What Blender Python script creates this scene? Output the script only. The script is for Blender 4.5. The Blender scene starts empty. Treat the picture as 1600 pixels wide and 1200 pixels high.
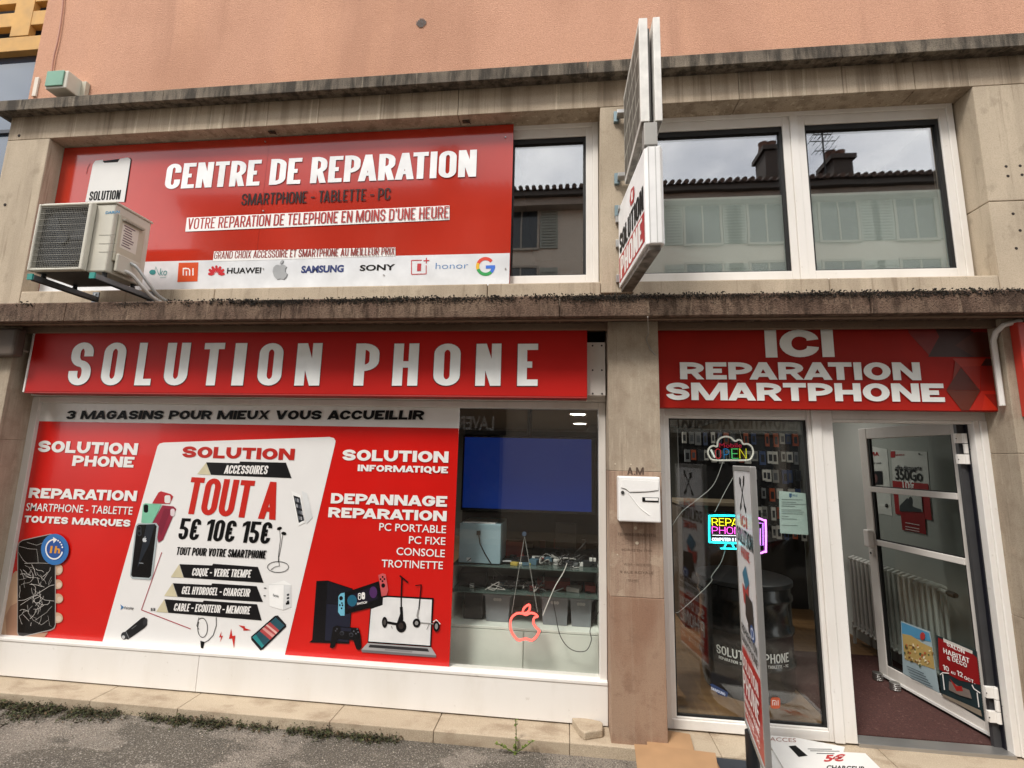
import bpy, math, random
from mathutils import Vector, Matrix, noise
random.seed(7)
R = math.radians
S = bpy.context.scene

# ---------------------------------------------------------------- camera
YAW, PITCH, ROLL, FP = 0.1105305, 0.1542881, 0.0235248, 742.362
CAM = Vector((0.0, -3.5, 1.85))
cf = Vector((-math.sin(YAW)*math.cos(PITCH), math.cos(YAW)*math.cos(PITCH), math.sin(PITCH)))
cr0 = Vector((math.cos(YAW), math.sin(YAW), 0)); cu0 = cr0.cross(cf)
cr = cr0*math.cos(ROLL)+cu0*math.sin(ROLL); cu = -cr0*math.sin(ROLL)+cu0*math.cos(ROLL)
cam = bpy.data.cameras.new('camera'); camo = bpy.data.objects.new('camera', cam); S.collection.objects.link(camo)
m = Matrix((( cr.x, cu.x, -cf.x, CAM.x), (cr.y, cu.y, -cf.y, CAM.y), (cr.z, cu.z, -cf.z, CAM.z), (0, 0, 0, 1)))
camo.matrix_world = m
cam.sensor_width = 36; cam.lens = 36*FP/1600; cam.clip_start = .05; cam.clip_end = 500
S.camera = camo

# ---------------------------------------------------------------- light
W = bpy.data.worlds.new('World'); S.world = W; W.use_nodes = True
nt = W.node_tree; nt.nodes.clear()
out = nt.nodes.new('ShaderNodeOutputWorld'); bg = nt.nodes.new('ShaderNodeBackground')
sky = nt.nodes.new('ShaderNodeTexSky'); sky.sky_type = 'NISHITA'; sky.sun_disc = False
SUN_EL, SUN_AZ = 54, -32
sky.sun_elevation = R(SUN_EL); sky.sun_rotation = R(180+SUN_AZ)
tc = nt.nodes.new('ShaderNodeTexCoord'); mp = nt.nodes.new('ShaderNodeMapping'); mp.inputs['Scale'].default_value = (1, 1, 2.2)
nz = nt.nodes.new('ShaderNodeTexNoise'); nz.inputs['Scale'].default_value = 1.9; nz.inputs['Detail'].default_value = 7; nz.inputs['Roughness'].default_value = .55
cr_ = nt.nodes.new('ShaderNodeValToRGB')
cr_.color_ramp.elements[0].position = .38; cr_.color_ramp.elements[0].color = (4.2, 4.35, 4.7, 1)
cr_.color_ramp.elements[1].position = .62; cr_.color_ramp.elements[1].color = (10.0, 9.8, 9.5, 1)
mx = nt.nodes.new('ShaderNodeMixRGB'); mx.inputs[0].default_value = .88
L = nt.links
L.new(tc.outputs['Generated'], mp.inputs[0]); L.new(mp.outputs[0], nz.inputs[0]); L.new(nz.outputs[0], cr_.inputs[0])
L.new(sky.outputs[0], mx.inputs[1]); L.new(cr_.outputs[0], mx.inputs[2]); L.new(mx.outputs[0], bg.inputs[0])
bg.inputs[1].default_value = .11; L.new(bg.outputs[0], out.inputs[0])
sun = bpy.data.lights.new('sun', 'SUN'); sun.energy = 1.5; sun.angle = R(14); sun.color = (1, .94, .87)
suno = bpy.data.objects.new('sun', sun); S.collection.objects.link(suno)
sd = Vector((math.sin(R(SUN_AZ))*math.cos(R(SUN_EL)), -math.cos(R(SUN_AZ))*math.cos(R(SUN_EL)), math.sin(R(SUN_EL))))
suno.rotation_euler = sd.to_track_quat('Z', 'Y').to_euler()
S.view_settings.view_transform = 'Standard'; S.view_settings.look = 'None'; S.view_settings.gamma = 1
S.view_settings.exposure = 1.2
S.cycles.max_bounces = 7; S.cycles.transparent_max_bounces = 14; S.cycles.glossy_bounces = 4

# ---------------------------------------------------------------- measuring helpers
def ray(px, py): return (px-800)/FP*cr-(py-600)/FP*cu+cf
def P(px, py, Y=0.0):
    d = ray(px, py); return CAM+d*((Y-CAM.y)/d.y)
def PX(px, py, X):
    d = ray(px, py); return CAM+d*((X-CAM.x)/d.x)
def PZ(px, py, Z):
    d = ray(px, py); return CAM+d*((Z-CAM.z)/d.z)
def PP(px, py, p0, n):
    d = ray(px, py); return CAM+d*((p0-CAM).dot(n)/d.dot(n))
def PR(px, py, Yg, Yb):           # where the point seen mirrored in glass at Yg really stands, at depth Yb
    q = P(px, py, 2*Yg-Yb); return Vector((q.x, Yb, q.z))

# ---------------------------------------------------------------- materials
def lin(c):
    if isinstance(c, str):
        c = [int(c[i:i+2], 16)/255 for i in (0, 2, 4)]
    return tuple((x/12.92 if x <= .04045 else ((x+.055)/1.055)**2.4) for x in c)
MC = {}
def mat(col, rough=.5, metal=0, emit=0, var=.06, scale=6, bump=0, bscale=200, spec=.5, coat=0):
    key = (str(col), rough, metal, emit, var, scale, bump, bscale, spec, coat)
    if key in MC: return MC[key]
    m = bpy.data.materials.new('surface_'+str(len(MC))); m.use_nodes = True; MC[key] = m
    n = m.node_tree.nodes; l = m.node_tree.links; b = n['Principled BSDF']
    c = lin(col) if isinstance(col, str) else col
    b.inputs['Base Color'].default_value = (*c, 1); b.inputs['Roughness'].default_value = rough; b.inputs['Metallic'].default_value = metal
    b.inputs['Specular IOR Level'].default_value = spec; b.inputs['Coat Weight'].default_value = coat; b.inputs['Coat Roughness'].default_value = .04
    if emit:
        b.inputs['Emission Color'].default_value = (*c, 1); b.inputs['Emission Strength'].default_value = emit
    elif var:
        g = n.new('ShaderNodeNewGeometry'); t = n.new('ShaderNodeTexNoise'); t.inputs['Scale'].default_value = scale; t.inputs['Detail'].default_value = 6
        r = n.new('ShaderNodeValToRGB'); r.color_ramp.elements[0].position = .3; r.color_ramp.elements[1].position = .7
        r.color_ramp.elements[0].color = (*[x*(1-2*var) for x in c], 1); r.color_ramp.elements[1].color = (*[min(1, x*(1+var)) for x in c], 1)
        l.new(g.outputs['Position'], t.inputs[0]); l.new(t.outputs[0], r.inputs[0]); l.new(r.outputs[0], b.inputs['Base Color'])
        mr = n.new('ShaderNodeMapRange'); mr.inputs['To Min'].default_value = rough*.85; mr.inputs['To Max'].default_value = min(1, rough*1.2)
        l.new(t.outputs[0], mr.inputs[0]); l.new(mr.outputs[0], b.inputs['Roughness'])
    if bump:
        g = n.new('ShaderNodeNewGeometry'); t = n.new('ShaderNodeTexNoise'); t.inputs['Scale'].default_value = bscale; t.inputs['Detail'].default_value = 4
        bp = n.new('ShaderNodeBump'); bp.inputs['Strength'].default_value = bump; bp.inputs['Distance'].default_value = .01
        l.new(g.outputs['Position'], t.inputs[0]); l.new(t.outputs[0], bp.inputs['Height']); l.new(bp.outputs[0], b.inputs['Normal'])
    return m

def layered(name, base, stops, rough=.9, bump=.3, bdist=.01):
    """base colour (linear) then a list of (noise scale xyz, detail, lo, hi, colour, amount) mixed over it"""
    m = bpy.data.materials.new(name); m.use_nodes = True
    n = m.node_tree.nodes; l = m.node_tree.links; b = n['Principled BSDF']; b.inputs['Roughness'].default_value = rough
    b.inputs['Specular IOR Level'].default_value = .25
    g = n.new('ShaderNodeNewGeometry'); cur = None; hs = []
    for (sc, det, lo, hi, col, amt) in stops:
        mp = n.new('ShaderNodeMapping'); mp.inputs['Scale'].default_value = sc; mp.inputs['Location'].default_value = (len(hs)*3.7, 1.3*len(hs), 0)
        t = n.new('ShaderNodeTexNoise'); t.inputs['Scale'].default_value = 1; t.inputs['Detail'].default_value = det; t.inputs['Roughness'].default_value = .6
        mr = n.new('ShaderNodeMapRange'); mr.inputs['From Min'].default_value = lo; mr.inputs['From Max'].default_value = hi; mr.inputs['To Max'].default_value = amt
        l.new(g.outputs['Position'], mp.inputs[0]); l.new(mp.outputs[0], t.inputs[0]); l.new(t.outputs[0], mr.inputs[0])
        mi = n.new('ShaderNodeMixRGB'); l.new(mr.outputs[0], mi.inputs[0]); mi.inputs[2].default_value = (*col, 1)
        if cur is None: mi.inputs[1].default_value = (*base, 1)
        else: l.new(cur, mi.inputs[1])
        cur = mi.outputs[0]; hs.append(t.outputs[0])
    l.new(cur, b.inputs['Base Color'])
    ad = hs[-1]
    if len(hs) > 1:
        a = n.new('ShaderNodeMath'); a.operation = 'ADD'; l.new(hs[-1], a.inputs[0]); l.new(hs[-2], a.inputs[1]); ad = a.outputs[0]
    bp = n.new('ShaderNodeBump'); bp.inputs['Strength'].default_value = bump; bp.inputs['Distance'].default_value = bdist
    l.new(ad, bp.inputs['Height']); l.new(bp.outputs[0], b.inputs['Normal'])
    return m

STUCCO = layered('stucco', lin('D1A187'), [((.5, .5, .3), 4, .44, .56, lin('BE9077'), .85), ((3.5, 3.5, .3), 5, .56, .7, lin('AF846D'), .45), ((1.6, 1.6, .25), 3, .5, .75, lin('DDA988'), .6), ((140, 140, 140), 3, .4, .66, lin('A87860'), .5), ((90, 90, 90), 4, .55, .75, lin('EFC0A0'), .45)], .95, .8, .008)
STONE = layered('stone', lin('B5A793'), [((1.3, 1.3, .9), 5, .4, .65, lin('CBBCA6'), .8), ((5, 5, .5), 5, .52, .7, lin('8F8271'), .5), ((2.5, 2.5, .8), 5, .5, .72, lin('A19380'), .55), ((7, 7, 5), 5, .58, .7, lin('8C7F6D'), .5), ((24, 24, .9), 3, .6, .74, lin('C9BCA4'), .4), ((30, 30, 1.2), 3, .6, .72, lin('72604E'), .45), ((160, 160, 160), 3, .45, .8, lin('76664F'), .5)], .9, .35, .006)
STONE_LINTEL = layered('streaked_stone', lin('AF9F8B'), [((1.3, 1.3, .9), 5, .4, .65, lin('C3B39D'), .8), ((9, 9, .4), 4, .48, .62, lin('827462'), .6), ((26, 26, .5), 4, .6, .68, lin('D6C9B2'), .7), ((45, 45, .7), 3, .6, .68, lin('5E4F40'), .55), ((160, 160, 160), 3, .45, .8, lin('76664F'), .5)], .9, .35, .006)
PIERM = layered('pier_stone', lin('A39684'), [((1.3, 1.3, .9), 5, .4, .6, lin('B0A28F'), .8), ((3, 3, .9), 5, .5, .68, lin('8E7D6C'), .5), ((60, 60, 5), 3, .5, .7, lin('BDAF9B'), .5), ((34, 34, 1.2), 4, .6, .72, lin('6B5A4B'), .4), ((9, 9, 9), 6, .5, .7, lin('8A7968'), .5), ((7, 7, 7), 4, .62, .68, lin('B9A792'), .4), ((190, 190, 190), 3, .5, .8, lin('55463B'), .5)], .9, .4, .006)
PIERM2 = layered('pier_stone_brown', lin('A48E7B'), [((2.0, 2.0, .8), 5, .4, .6, lin('B29A86'), .8), ((3, 3, .9), 5, .45, .62, lin('8B7160'), .7), ((60, 60, 3), 3, .5, .7, lin('B5A28D'), .5), ((34, 34, 1.2), 4, .56, .7, lin('5F4B3E'), .55), ((7, 7, 7), 4, .6, .66, lin('B9A792'), .5), ((190, 190, 190), 3, .5, .8, lin('55463B'), .5)], .9, .4, .006)
PIERM3 = layered('pier_stone_red', lin('977C6A'), [((2.0, 2.0, .8), 5, .4, .6, lin('A88F79'), .7), ((3, 3, 1.4), 5, .45, .62, lin('8D6B57'), .7), ((40, 40, 1.0), 3, .55, .7, lin('AC9783'), .4), ((8, 8, 8), 5, .55, .7, lin('7A5F4E'), .5), ((190, 190, 190), 3, .5, .8, lin('55463B'), .5)], .9, .4, .006)
CORNICE = layered('weathered_cornice', lin('6E655A'), [((.9, 1, 5), 5, .45, .6, lin('857A6B'), .7), ((14, 14, 2.5), 5, .42, .6, lin('37332E'), .85), ((30, 30, 2), 4, .6, .72, lin('A89C8A'), .5), ((120, 120, 120), 3, .5, .75, lin('413B34'), .6)], .95, .6, .01)
MOSSY = layered('mossy_cornice', lin('6C574A'), [((2.2, 2, 4), 5, .42, .62, lin('84705F'), .8), ((16, 16, 5), 6, .45, .62, lin('3F3027'), .8), ((26, 26, 3), 4, .62, .72, lin('B09A83'), .5), ((90, 90, 90), 4, .48, .7, lin('2E261F'), .6)], .95, .8, .015)
SOFFIT = layered('soffit', lin('84705F'), [((1, 3, 1), 4, .4, .7, lin('6B5647'), .7), ((60, 60, 60), 3, .5, .8, lin('5A4A3E'), .4)], .9, .3)
KERB = layered('granite_kerb', lin('B0A08A'), [((1.1, 3, 3), 5, .4, .65, lin('C2B39C'), .7), ((4, 7, 7), 5, .5, .68, lin('8E7B66'), .75), ((260, 260, 260), 2, .45, .75, lin('6F6052'), .6), ((150, 150, 150), 2, .58, .75, lin('D9CCB6'), .6)], .85, .35, .006)
ASPHALT = layered('asphalt', lin('6E675D'), [((1.1, 2.2, 1), 7, .48, .52, lin('A0968A'), .75), ((8, 8, 8), 5, .45, .7, lin('5F5A53'), .5), ((150, 150, 150), 3, .44, .66, lin('35332F'), .85), ((100, 100, 100), 2, .56, .7, lin('C6BFB4'), .7)], .95, .9, .012)
PVC = layered('white_profile', lin('E9E6E1'), [((2, 2, .5), 5, .45, .7, lin('DAD5CC'), .6), ((6, 6, 2), 6, .55, .75, lin('CFC8BC'), .3), ((25, 25, 25), 3, .68, .74, lin('A89F90'), .25)], .42, .04)
PVCD = layered('white_profile_dull', lin('DAD6D0'), [((2, 2, .5), 5, .45, .7, lin('C4BDB2'), .6), ((6, 6, 2), 6, .55, .75, lin('B5AC9F'), .35), ((25, 25, 25), 3, .68, .74, lin('978C7C'), .25)], .45, .04)
ALU = mat('B4B3B1', .35, .8, var=.04)
DARKGAP = mat('0E0E0E', .6, var=0)
RED = mat('CC1812', .24, var=.05, scale=1.5, coat=.2)
REDB = mat('B6301E', .13, var=.08, scale=1.3, coat=.4)
REDS = mat('B8150E', .5, var=.06, scale=1.5, spec=.25)
WHITE = mat('F2F1EE', .3, var=.02)

def glass_mat(name, base=.06, tint=(1, 1, 1), boost=1.0):
    m = bpy.data.materials.new(name); m.use_nodes = True; n = m.node_tree.nodes; l = m.node_tree.links; n.clear()
    o = n.new('ShaderNodeOutputMaterial'); t = n.new('ShaderNodeBsdfTransparent'); t.inputs[0].default_value = (*tint, 1)
    gl = n.new('ShaderNodeBsdfGlossy'); gl.inputs['Roughness'].default_value = 0
    gg = n.new('ShaderNodeNewGeometry'); dt = n.new('ShaderNodeVectorMath'); dt.operation = 'DOT_PRODUCT'
    l.new(gg.outputs['Normal'], dt.inputs[0]); l.new(gg.outputs['Incoming'], dt.inputs[1])
    ab = n.new('ShaderNodeMath'); ab.operation = 'ABSOLUTE'; l.new(dt.outputs['Value'], ab.inputs[0])
    iv = n.new('ShaderNodeMath'); iv.operation = 'SUBTRACT'; iv.inputs[0].default_value = 1; l.new(ab.outputs[0], iv.inputs[1])
    fr = n.new('ShaderNodeMath'); fr.operation = 'POWER'; fr.inputs[1].default_value = 5; l.new(iv.outputs[0], fr.inputs[0])
    ad = n.new('ShaderNodeMath'); ad.operation = 'MULTIPLY_ADD'; ad.inputs[1].default_value = boost*.9; ad.inputs[2].default_value = base
    ad.use_clamp = True
    mi = n.new('ShaderNodeMixShader')
    tn = n.new('ShaderNodeTexNoise'); tn.inputs['Scale'].default_value = 1.4; g = n.new('ShaderNodeNewGeometry')
    bp = n.new('ShaderNodeBump'); bp.inputs['Strength'].default_value = .03; bp.inputs['Distance'].default_value = .02
    l.new(g.outputs['Position'], tn.inputs[0]); l.new(tn.outputs[0], bp.inputs['Height']); l.new(bp.outputs[0], gl.inputs['Normal'])
    l.new(fr.outputs[0], ad.inputs[0]); l.new(ad.outputs[0], mi.inputs[0]); l.new(t.outputs[0], mi.inputs[1]); l.new(gl.outputs[0], mi.inputs[2]); l.new(mi.outputs[0], o.inputs[0])
    return m
GLASS_UP = glass_mat('upper_glass', .3, (.97, .98, .98))
GLASS = glass_mat('shop_glass', .06, (.98, .99, .98))
GLASS_FRONT = glass_mat('front_glass', .085, (.93, .95, .94))
GLASS_DOOR = glass_mat('door_glass', .05, (.8, .83, .82))
GLASS_BLUE = glass_mat('blue_glass', .35, (.25, .35, .5))
CLEAR = glass_mat('clear_acrylic', .04, (.8, .82, .82))
def metal_car(): return mat('0B0C0E', .12, var=0, coat=1)

# ---------------------------------------------------------------- mesh builder
def wloc(o):
    v = Vector()
    while o is not None: v += o.location; o = o.parent
    return v
class M:
    def __init__(s): s.v = []; s.f = []; s.mi = []; s.ms = []; s.sm = []
    def mid(s, m):
        if m not in s.ms: s.ms.append(m)
        return s.ms.index(m)
    def add(s, vs, fs, m, smooth=False):
        k = len(s.v); s.v += [Vector(v) for v in vs]; i = s.mid(m)
        for f in fs: s.f.append([k+a for a in f]); s.mi.append(i); s.sm.append(smooth)
        return s
    def box(s, x0, x1, y0, y1, z0, z1, m, xf=None, skip=()):
        x0, x1 = sorted((x0, x1)); y0, y1 = sorted((y0, y1)); z0, z1 = sorted((z0, z1))
        vs = [(x0, y0, z0), (x1, y0, z0), (x1, y1, z0), (x0, y1, z0), (x0, y0, z1), (x1, y0, z1), (x1, y1, z1), (x0, y1, z1)]
        if xf: vs = [xf(Vector(v)) for v in vs]
        return s.add(vs, [(0, 3, 2, 1), (4, 5, 6, 7), (0, 1, 5, 4), (1, 2, 6, 5), (2, 3, 7, 6), (3, 0, 4, 7)], m)
    def quad(s, a, b, c, d, m): return s.add([a, b, c, d], [(0, 1, 2, 3)], m)
    def poly(s, pts, m): return s.add(pts, [tuple(range(len(pts)))], m)
    def prism(s, pts, dvec, m):
        n = len(pts); d = Vector(dvec); pts = [Vector(p) for p in pts]
        s.add(pts+[p+d for p in pts], [tuple(range(n)), tuple(range(2*n-1, n-1, -1))]+[(i, n+i, n+(i+1) % n, (i+1) % n) for i in range(n)], m); return s
    def tube(s, pts, r, m, n=8, cap=True, closed=False):
        pts = [Vector(p) for p in pts]; rings = []
        k = len(s.v); N = len(pts); rr = r if isinstance(r, (list, tuple)) else [r]*N
        prev = None
        for i, p in enumerate(pts):
            if closed: t = pts[(i+1) % N]-pts[i-1]
            else: t = pts[min(i+1, N-1)]-pts[max(i-1, 0)]
            t.normalize()
            a = prev if prev is not None else (Vector((0, 0, 1)) if abs(t.z) < .9 else Vector((1, 0, 0)))
            a = (a-t*a.dot(t)).normalized(); prev = a; b = t.cross(a)
            rings.append([p+(a*math.cos(2*math.pi*j/n)+b*math.sin(2*math.pi*j/n))*rr[i] for j in range(n)])
        vs = [v for r_ in rings for v in r_]; fs = []
        for i in range(N if closed else N-1):
            for j in range(n):
                i2 = (i+1) % N
                fs.append((i*n+j, i*n+(j+1) % n, i2*n+(j+1) % n, i2*n+j))
        if cap and not closed: fs += [tuple(range(n-1, -1, -1)), tuple((N-1)*n+j for j in range(n))]
        return s.add(vs, fs, m, True)
    def lathe(s, c, prof, m, n=32, axis='Z', arc=1.0):
        c = Vector(c); vs = []
        for (r, h) in prof:
            for j in range(n):
                a = 2*math.pi*j/n
                if axis == 'Z': vs.append(c+Vector((r*math.cos(a), r*math.sin(a), h)))
                elif axis == 'Y': vs.append(c+Vector((r*math.cos(a), h, r*math.sin(a))))
                else: vs.append(c+Vector((h, r*math.cos(a), r*math.sin(a))))
        fs = [(i*n+j, i*n+(j+1) % n, (i+1)*n+(j+1) % n, (i+1)*n+j) for i in range(len(prof)-1) for j in range(n)]
        fs += [tuple(range(n)), tuple((len(prof)-1)*n+j for j in range(n))]
        return s.add(vs, fs, m, True)
    def build(s, name, parent=None, bevel=0):
        o0 = wloc(parent) if parent else Vector()
        me = bpy.data.meshes.new(name)
        me.from_pydata([v-o0 for v in s.v], [], s.f)
        for mm in s.ms: me.materials.append(mm)
        for p, i, sm in zip(me.polygons, s.mi, s.sm): p.material_index = i; p.use_smooth = sm
        me.update()
        o = bpy.data.objects.new(name, me); S.collection.objects.link(o)
        if parent: o.parent = parent
        if bevel:
            b = o.modifiers.new('bevel', 'BEVEL'); b.width = bevel; b.segments = 2; b.limit_method = 'ANGLE'; b.angle_limit = R(40)
        if any(s.sm):
            try: me.set_sharp_from_angle(angle=R(38))
            except Exception: pass
        return o
def thing(name, label, cat, loc, group=None, kind=None):
    o = bpy.data.objects.new(name, None); S.collection.objects.link(o); o.location = loc; o.empty_display_size = .1
    return tag(o, label, cat, group, kind)
def tag(o, label=None, cat=None, group=None, kind=None):
    if label: o['label'] = label
    if cat: o['category'] = cat
    if group: o['group'] = group
    if kind: o['kind'] = kind
    return o
def BX(name, parent, m, *b, bevel=0):
    q = M()
    for x in b: q.box(*x, m)
    return q.build(name, parent, bevel)

# ---------------------------------------------------------------- lettering: strokes drawn with a broad pen
r_ = 'r'
G = {
 'A': (1.12, [], [((0, 0), (.5, 1)), ((1, 0), (.5, 1))], [[(.22, .26), (.78, .26)]]),
 'B': (1.02, [[(0, 0), (0, 1)], [(0, 1), (.93, 1, r_), (.93, .53, r_), (0, .53)], [(0, .53), (1, .53, r_), (1, 0, r_), (0, 0)]], [], []),
 'C': (1.0, [[(1, .66), (1, 1, r_), (0, 1, r_), (0, 0, r_), (1, 0, r_), (1, .34)]], [], []),
 'D': (1.02, [[(0, 0), (0, 1)], [(0, 1), (1, 1, r_), (1, 0, r_), (0, 0)]], [], []),
 'E': (.86, [[(0, 0), (0, 1)], [(0, 1), (1, 1)], [(0, .5), (.92, .5)], [(0, 0), (1, 0)]], [], []),
 'F': (.84, [[(0, 0), (0, 1)], [(0, 1), (1, 1)], [(0, .48), (.9, .48)]], [], []),
 'G': (1.04, [[(1, .7), (1, 1, r_), (0, 1, r_), (0, 0, r_), (1, 0, r_), (1, .46)], [(.5, .46), (1, .46)]], [], []),
 'H': (1.02, [[(0, 0), (0, 1)], [(1, 0), (1, 1)], [(0, .5), (1, .5)]], [], []),
 'I': (0, [[(.5, 0), (.5, 1)]], [], []),
 'J': (.8, [[(1, 1), (1, 0, r_), (0, 0, r_), (0, .3)]], [], []),
 'K': (1.02, [[(0, 0), (0, 1)]], [((.12, .4), (1, 1)), ((1, 0), (.42, .6))], []),
 'L': (.8, [[(0, 0), (0, 1)], [(0, 0), (1, 0)]], [], []),
 'M': (1.4, [[(0, 0), (0, 1)], [(1, 0), (1, 1)]], [((.5, .0), (.05, 1)), ((.5, .0), (.95, 1))], []),
 'N': (1.06, [[(0, 0), (0, 1)], [(1, 0), (1, 1)]], [((.97, 0), (.03, 1))], []),
 'O': (1.04, [[(.5, 1), (1, 1, r_), (1, 0, r_), (0, 0, r_), (0, 1, r_), (.5, 1)]], [], []),
 'P': (.98, [[(0, 0), (0, 1)], [(0, 1), (1, 1, r_), (1, .4, r_), (0, .4)]], [], []),
 'Q': (1.04, [[(.5, 1), (1, 1, r_), (1, 0, r_), (0, 0, r_), (0, 1, r_), (.5, 1)]], [((1.02, -.12), (.62, .3))], []),
 'R': (1.0, [[(0, 0), (0, 1)], [(0, 1), (1, 1, r_), (1, .44, r_), (0, .44)]], [((1, 0), (.55, .46))], []),
 'S': (.98, [[(1, .7), (1, 1, r_), (0, 1, r_), (0, .52, r_), (1, .48, r_), (1, 0, r_), (0, 0, r_), (0, .3)]], [], []),
 'T': (.92, [[(.5, 0), (.5, 1)], [(0, 1), (1, 1)]], [], []),
 'U': (1.02, [[(0, 1), (0, 0, r_), (1, 0, r_), (1, 1)]], [], []),
 'V': (1.1, [], [((.5, 0), (0, 1)), ((.5, 0), (1, 1))], []),
 'W': (1.5, [], [((.25, 0), (0, 1)), ((.27, 0), (.5, 1)), ((.73, 0), (.5, 1)), ((.75, 0), (1, 1))], []),
 'X': (1.08, [], [((0, 0), (1, 1)), ((1, 0), (0, 1))], []),
 'Y': (1.08, [[(.5, 0), (.5, .46)]], [((.5, .38), (0, 1)), ((.5, .38), (1, 1))], []),
 'Z': (.96, [[(0, 1), (1, 1)], [(0, 0), (1, 0)]], [((.0, .0), (1, 1))], []),
 '0': (1.0, [[(.5, 1), (1, 1, r_), (1, 0, r_), (0, 0, r_), (0, 1, r_), (.5, 1)]], [], []),
 '1': (.35, [[(1, 0), (1, 1)]], [((.0, .68), (.9, 1))], []),
 '2': (.95, [[(0, .68), (0, 1, r_), (1, 1, r_), (1, .58)], [(0, 0), (1, 0)]], [((0, 0), (1, .62))], []),
 '3': (.95, [[(0, .76), (0, 1, r_), (1, 1, r_), (1, .52, r_), (.4, .52)], [(.4, .52), (1, .52, r_), (1, 0, r_), (0, 0, r_), (0, .24)]], [], []),
 '5': (.95, [[(1, 1), (0, 1), (0, .56)], [(0, .56), (1, .56, r_), (1, 0, r_), (0, 0, r_), (0, .25)]], [], []),
 '7': (.9, [[(0, 1), (1, 1)]], [((.3, 0), (1, 1))], []),
 '\u20ac': (1.05, [[(1, .76), (1, 1, r_), (.12, 1, r_), (.12, 0, r_), (1, 0, r_), (1, .24)], [(-.1, .6), (.75, .6)], [(-.1, .4), (.75, .4)]], [], []),
 '-': (.72, [[(0, .45), (1, .45)]], [], []),
 "'": (0, [[(.5, .78), (.5, 1)]], [], []),
 '&': (1.05, [[(.5, 1), (.85, 1, r_), (.85, .52, r_), (.2, .52)], [(.5, 1), (.15, 1, r_), (.15, .52, r_), (.4, .52)], [(.5, .52), (0, .52, r_), (0, 0, r_), (.9, 0, r_), (.9, .35)]], [((1, 0), (.3, .6))], []),
 '/': (.6, [], [((0, 0), (1, 1))], []),
 '.': (0, [[(.5, 0), (.5, .06)]], [], []),
}
#          width, stem, bar, gap, corner radius x, y, slant
FONTS = {'cond': (.46, .185, .15, .055, .5, .17, 0), 'condi': (.46, .18, .14, .055, .5, .17, .09), 'bebas': (.42, .12, .1, .07, .5, .16, 0),
         'wide': (1.12, .34, .25, .08, .5, .42, 0), 'widei': (1.12, .34, .25, .08, .5, .42, .1), 'mid': (.62, .17, .15, .1, .5, .3, 0),
         'thin': (.6, .07, .07, .14, .5, .3, 0), 'neon': (.62, .07, .07, .13, .5, .3, 0)}
def path_pts(path, w, h, sx, sy, rx, ry, seg=6):
    q = [Vector((sx/2+p[0]*(w-sx), sy/2+p[1]*(h-sy))) for p in path]; out = []
    for i, p in enumerate(q):
        if len(path[i]) > 2 and 0 < i < len(q)-1:
            a = q[i-1]-p; b = q[i+1]-p
            def lim(v, j):
                Lx = v.length
                mx_ = Lx*(.5 if (len(path[j]) > 2) else 1.0)
                want = rx*1.0 if abs(v.x) > abs(v.y) else ry
                return v.normalized()*min(mx_, want)
            A = p+lim(a, i-1); B = p+lim(b, i+1)
            for k in range(seg+1):
                t = k/seg*math.pi/2
                out.append(p+(A-p)*(1-math.sin(t))+(B-p)*(1-math.cos(t)))
        else: out.append(p)
    o2 = [out[0]]
    for p in out[1:]:
        if (p-o2[-1]).length > 1e-5: o2.append(p)
    return o2
def glyph(ch, w, sx, sy, rx, ry, h=1.0):
    """list of polygons for a glyph in a box w x h"""
    g = G[ch]; W_ = sx if g[0] == 0 else max(sx, g[0]*w*(1 if g[0] > .5 else 1)+(sx*.35 if ch in 'MW' else 0)); polys = []
    if ch == '1': W_ = sx*1.9
    for path in g[1]:
        pts = path_pts(path, W_, h, sx, sy, min(rx*w*.9, (W_-sx)), ry, 6)
        def at_edge(p, d, raw):
            if abs(d.y) > abs(d.x): return sy/2 if raw[1] in (0, 1) else 0
            return sx/2 if raw[0] in (0, 1) else 0
        n = len(pts); Lp = []; Rp = []
        closed = (pts[0]-pts[-1]).length < 1e-4
        for i, p in enumerate(pts):
            d0 = (p-pts[i-1]).normalized() if i else ((pts[0]-pts[-2]).normalized() if closed else None)
            d1 = (pts[i+1]-p).normalized() if i < n-1 else ((pts[1]-pts[0]).normalized() if closed else None)
            if d0 is None: d0 = d1
            if d1 is None: d1 = d0
            d = (d0+d1).normalized() if (d0+d1).length > 1e-6 else d1
            nn = Vector((-d.y, d.x)); sharp = d0.dot(d1) < .5
            k = 1/max(.5, nn.dot(Vector((-d1.y, d1.x)))) if sharp else 1
            off = Vector((nn.x*sx/2*k, nn.y*sy/2*k)); c = p.copy()
            if not closed:
                if i == 0: c = p-d1*at_edge(p, d1, path[0])
                if i == n-1: c = p+d0*at_edge(p, d0, path[-1])
            Lp.append(c+off); Rp.append(c-off)
        polys.append(('strip', Lp, Rp))
    for (a, b) in g[2]:
        dsx = sx*(1.06 if ch in 'AVN' else .98 if ch in 'MWXY' else 1.0)
        if ch == '1': polys.append(('poly', [Vector((0, .72*h)), Vector((0, .88*h)), Vector((W_-sx, h)), Vector((W_-sx, .82*h))])); continue
        p = Vector((sx/2+a[0]*(W_-sx), a[1]*h)); q = Vector((sx/2+b[0]*(W_-sx), b[1]*h)); e = Vector((dsx/2, 0))
        polys.append(('poly', [p-e, p+e, q+e, q-e]))
    for path in g[3]:
        p = Vector((path[0][0]*W_, path[0][1]*h)); q = Vector((path[1][0]*W_, path[1][1]*h)); e = Vector((0, sy*.42))
        polys.append(('poly', [p-e, q-e, q+e, p+e]))
    return W_, polys
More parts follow.
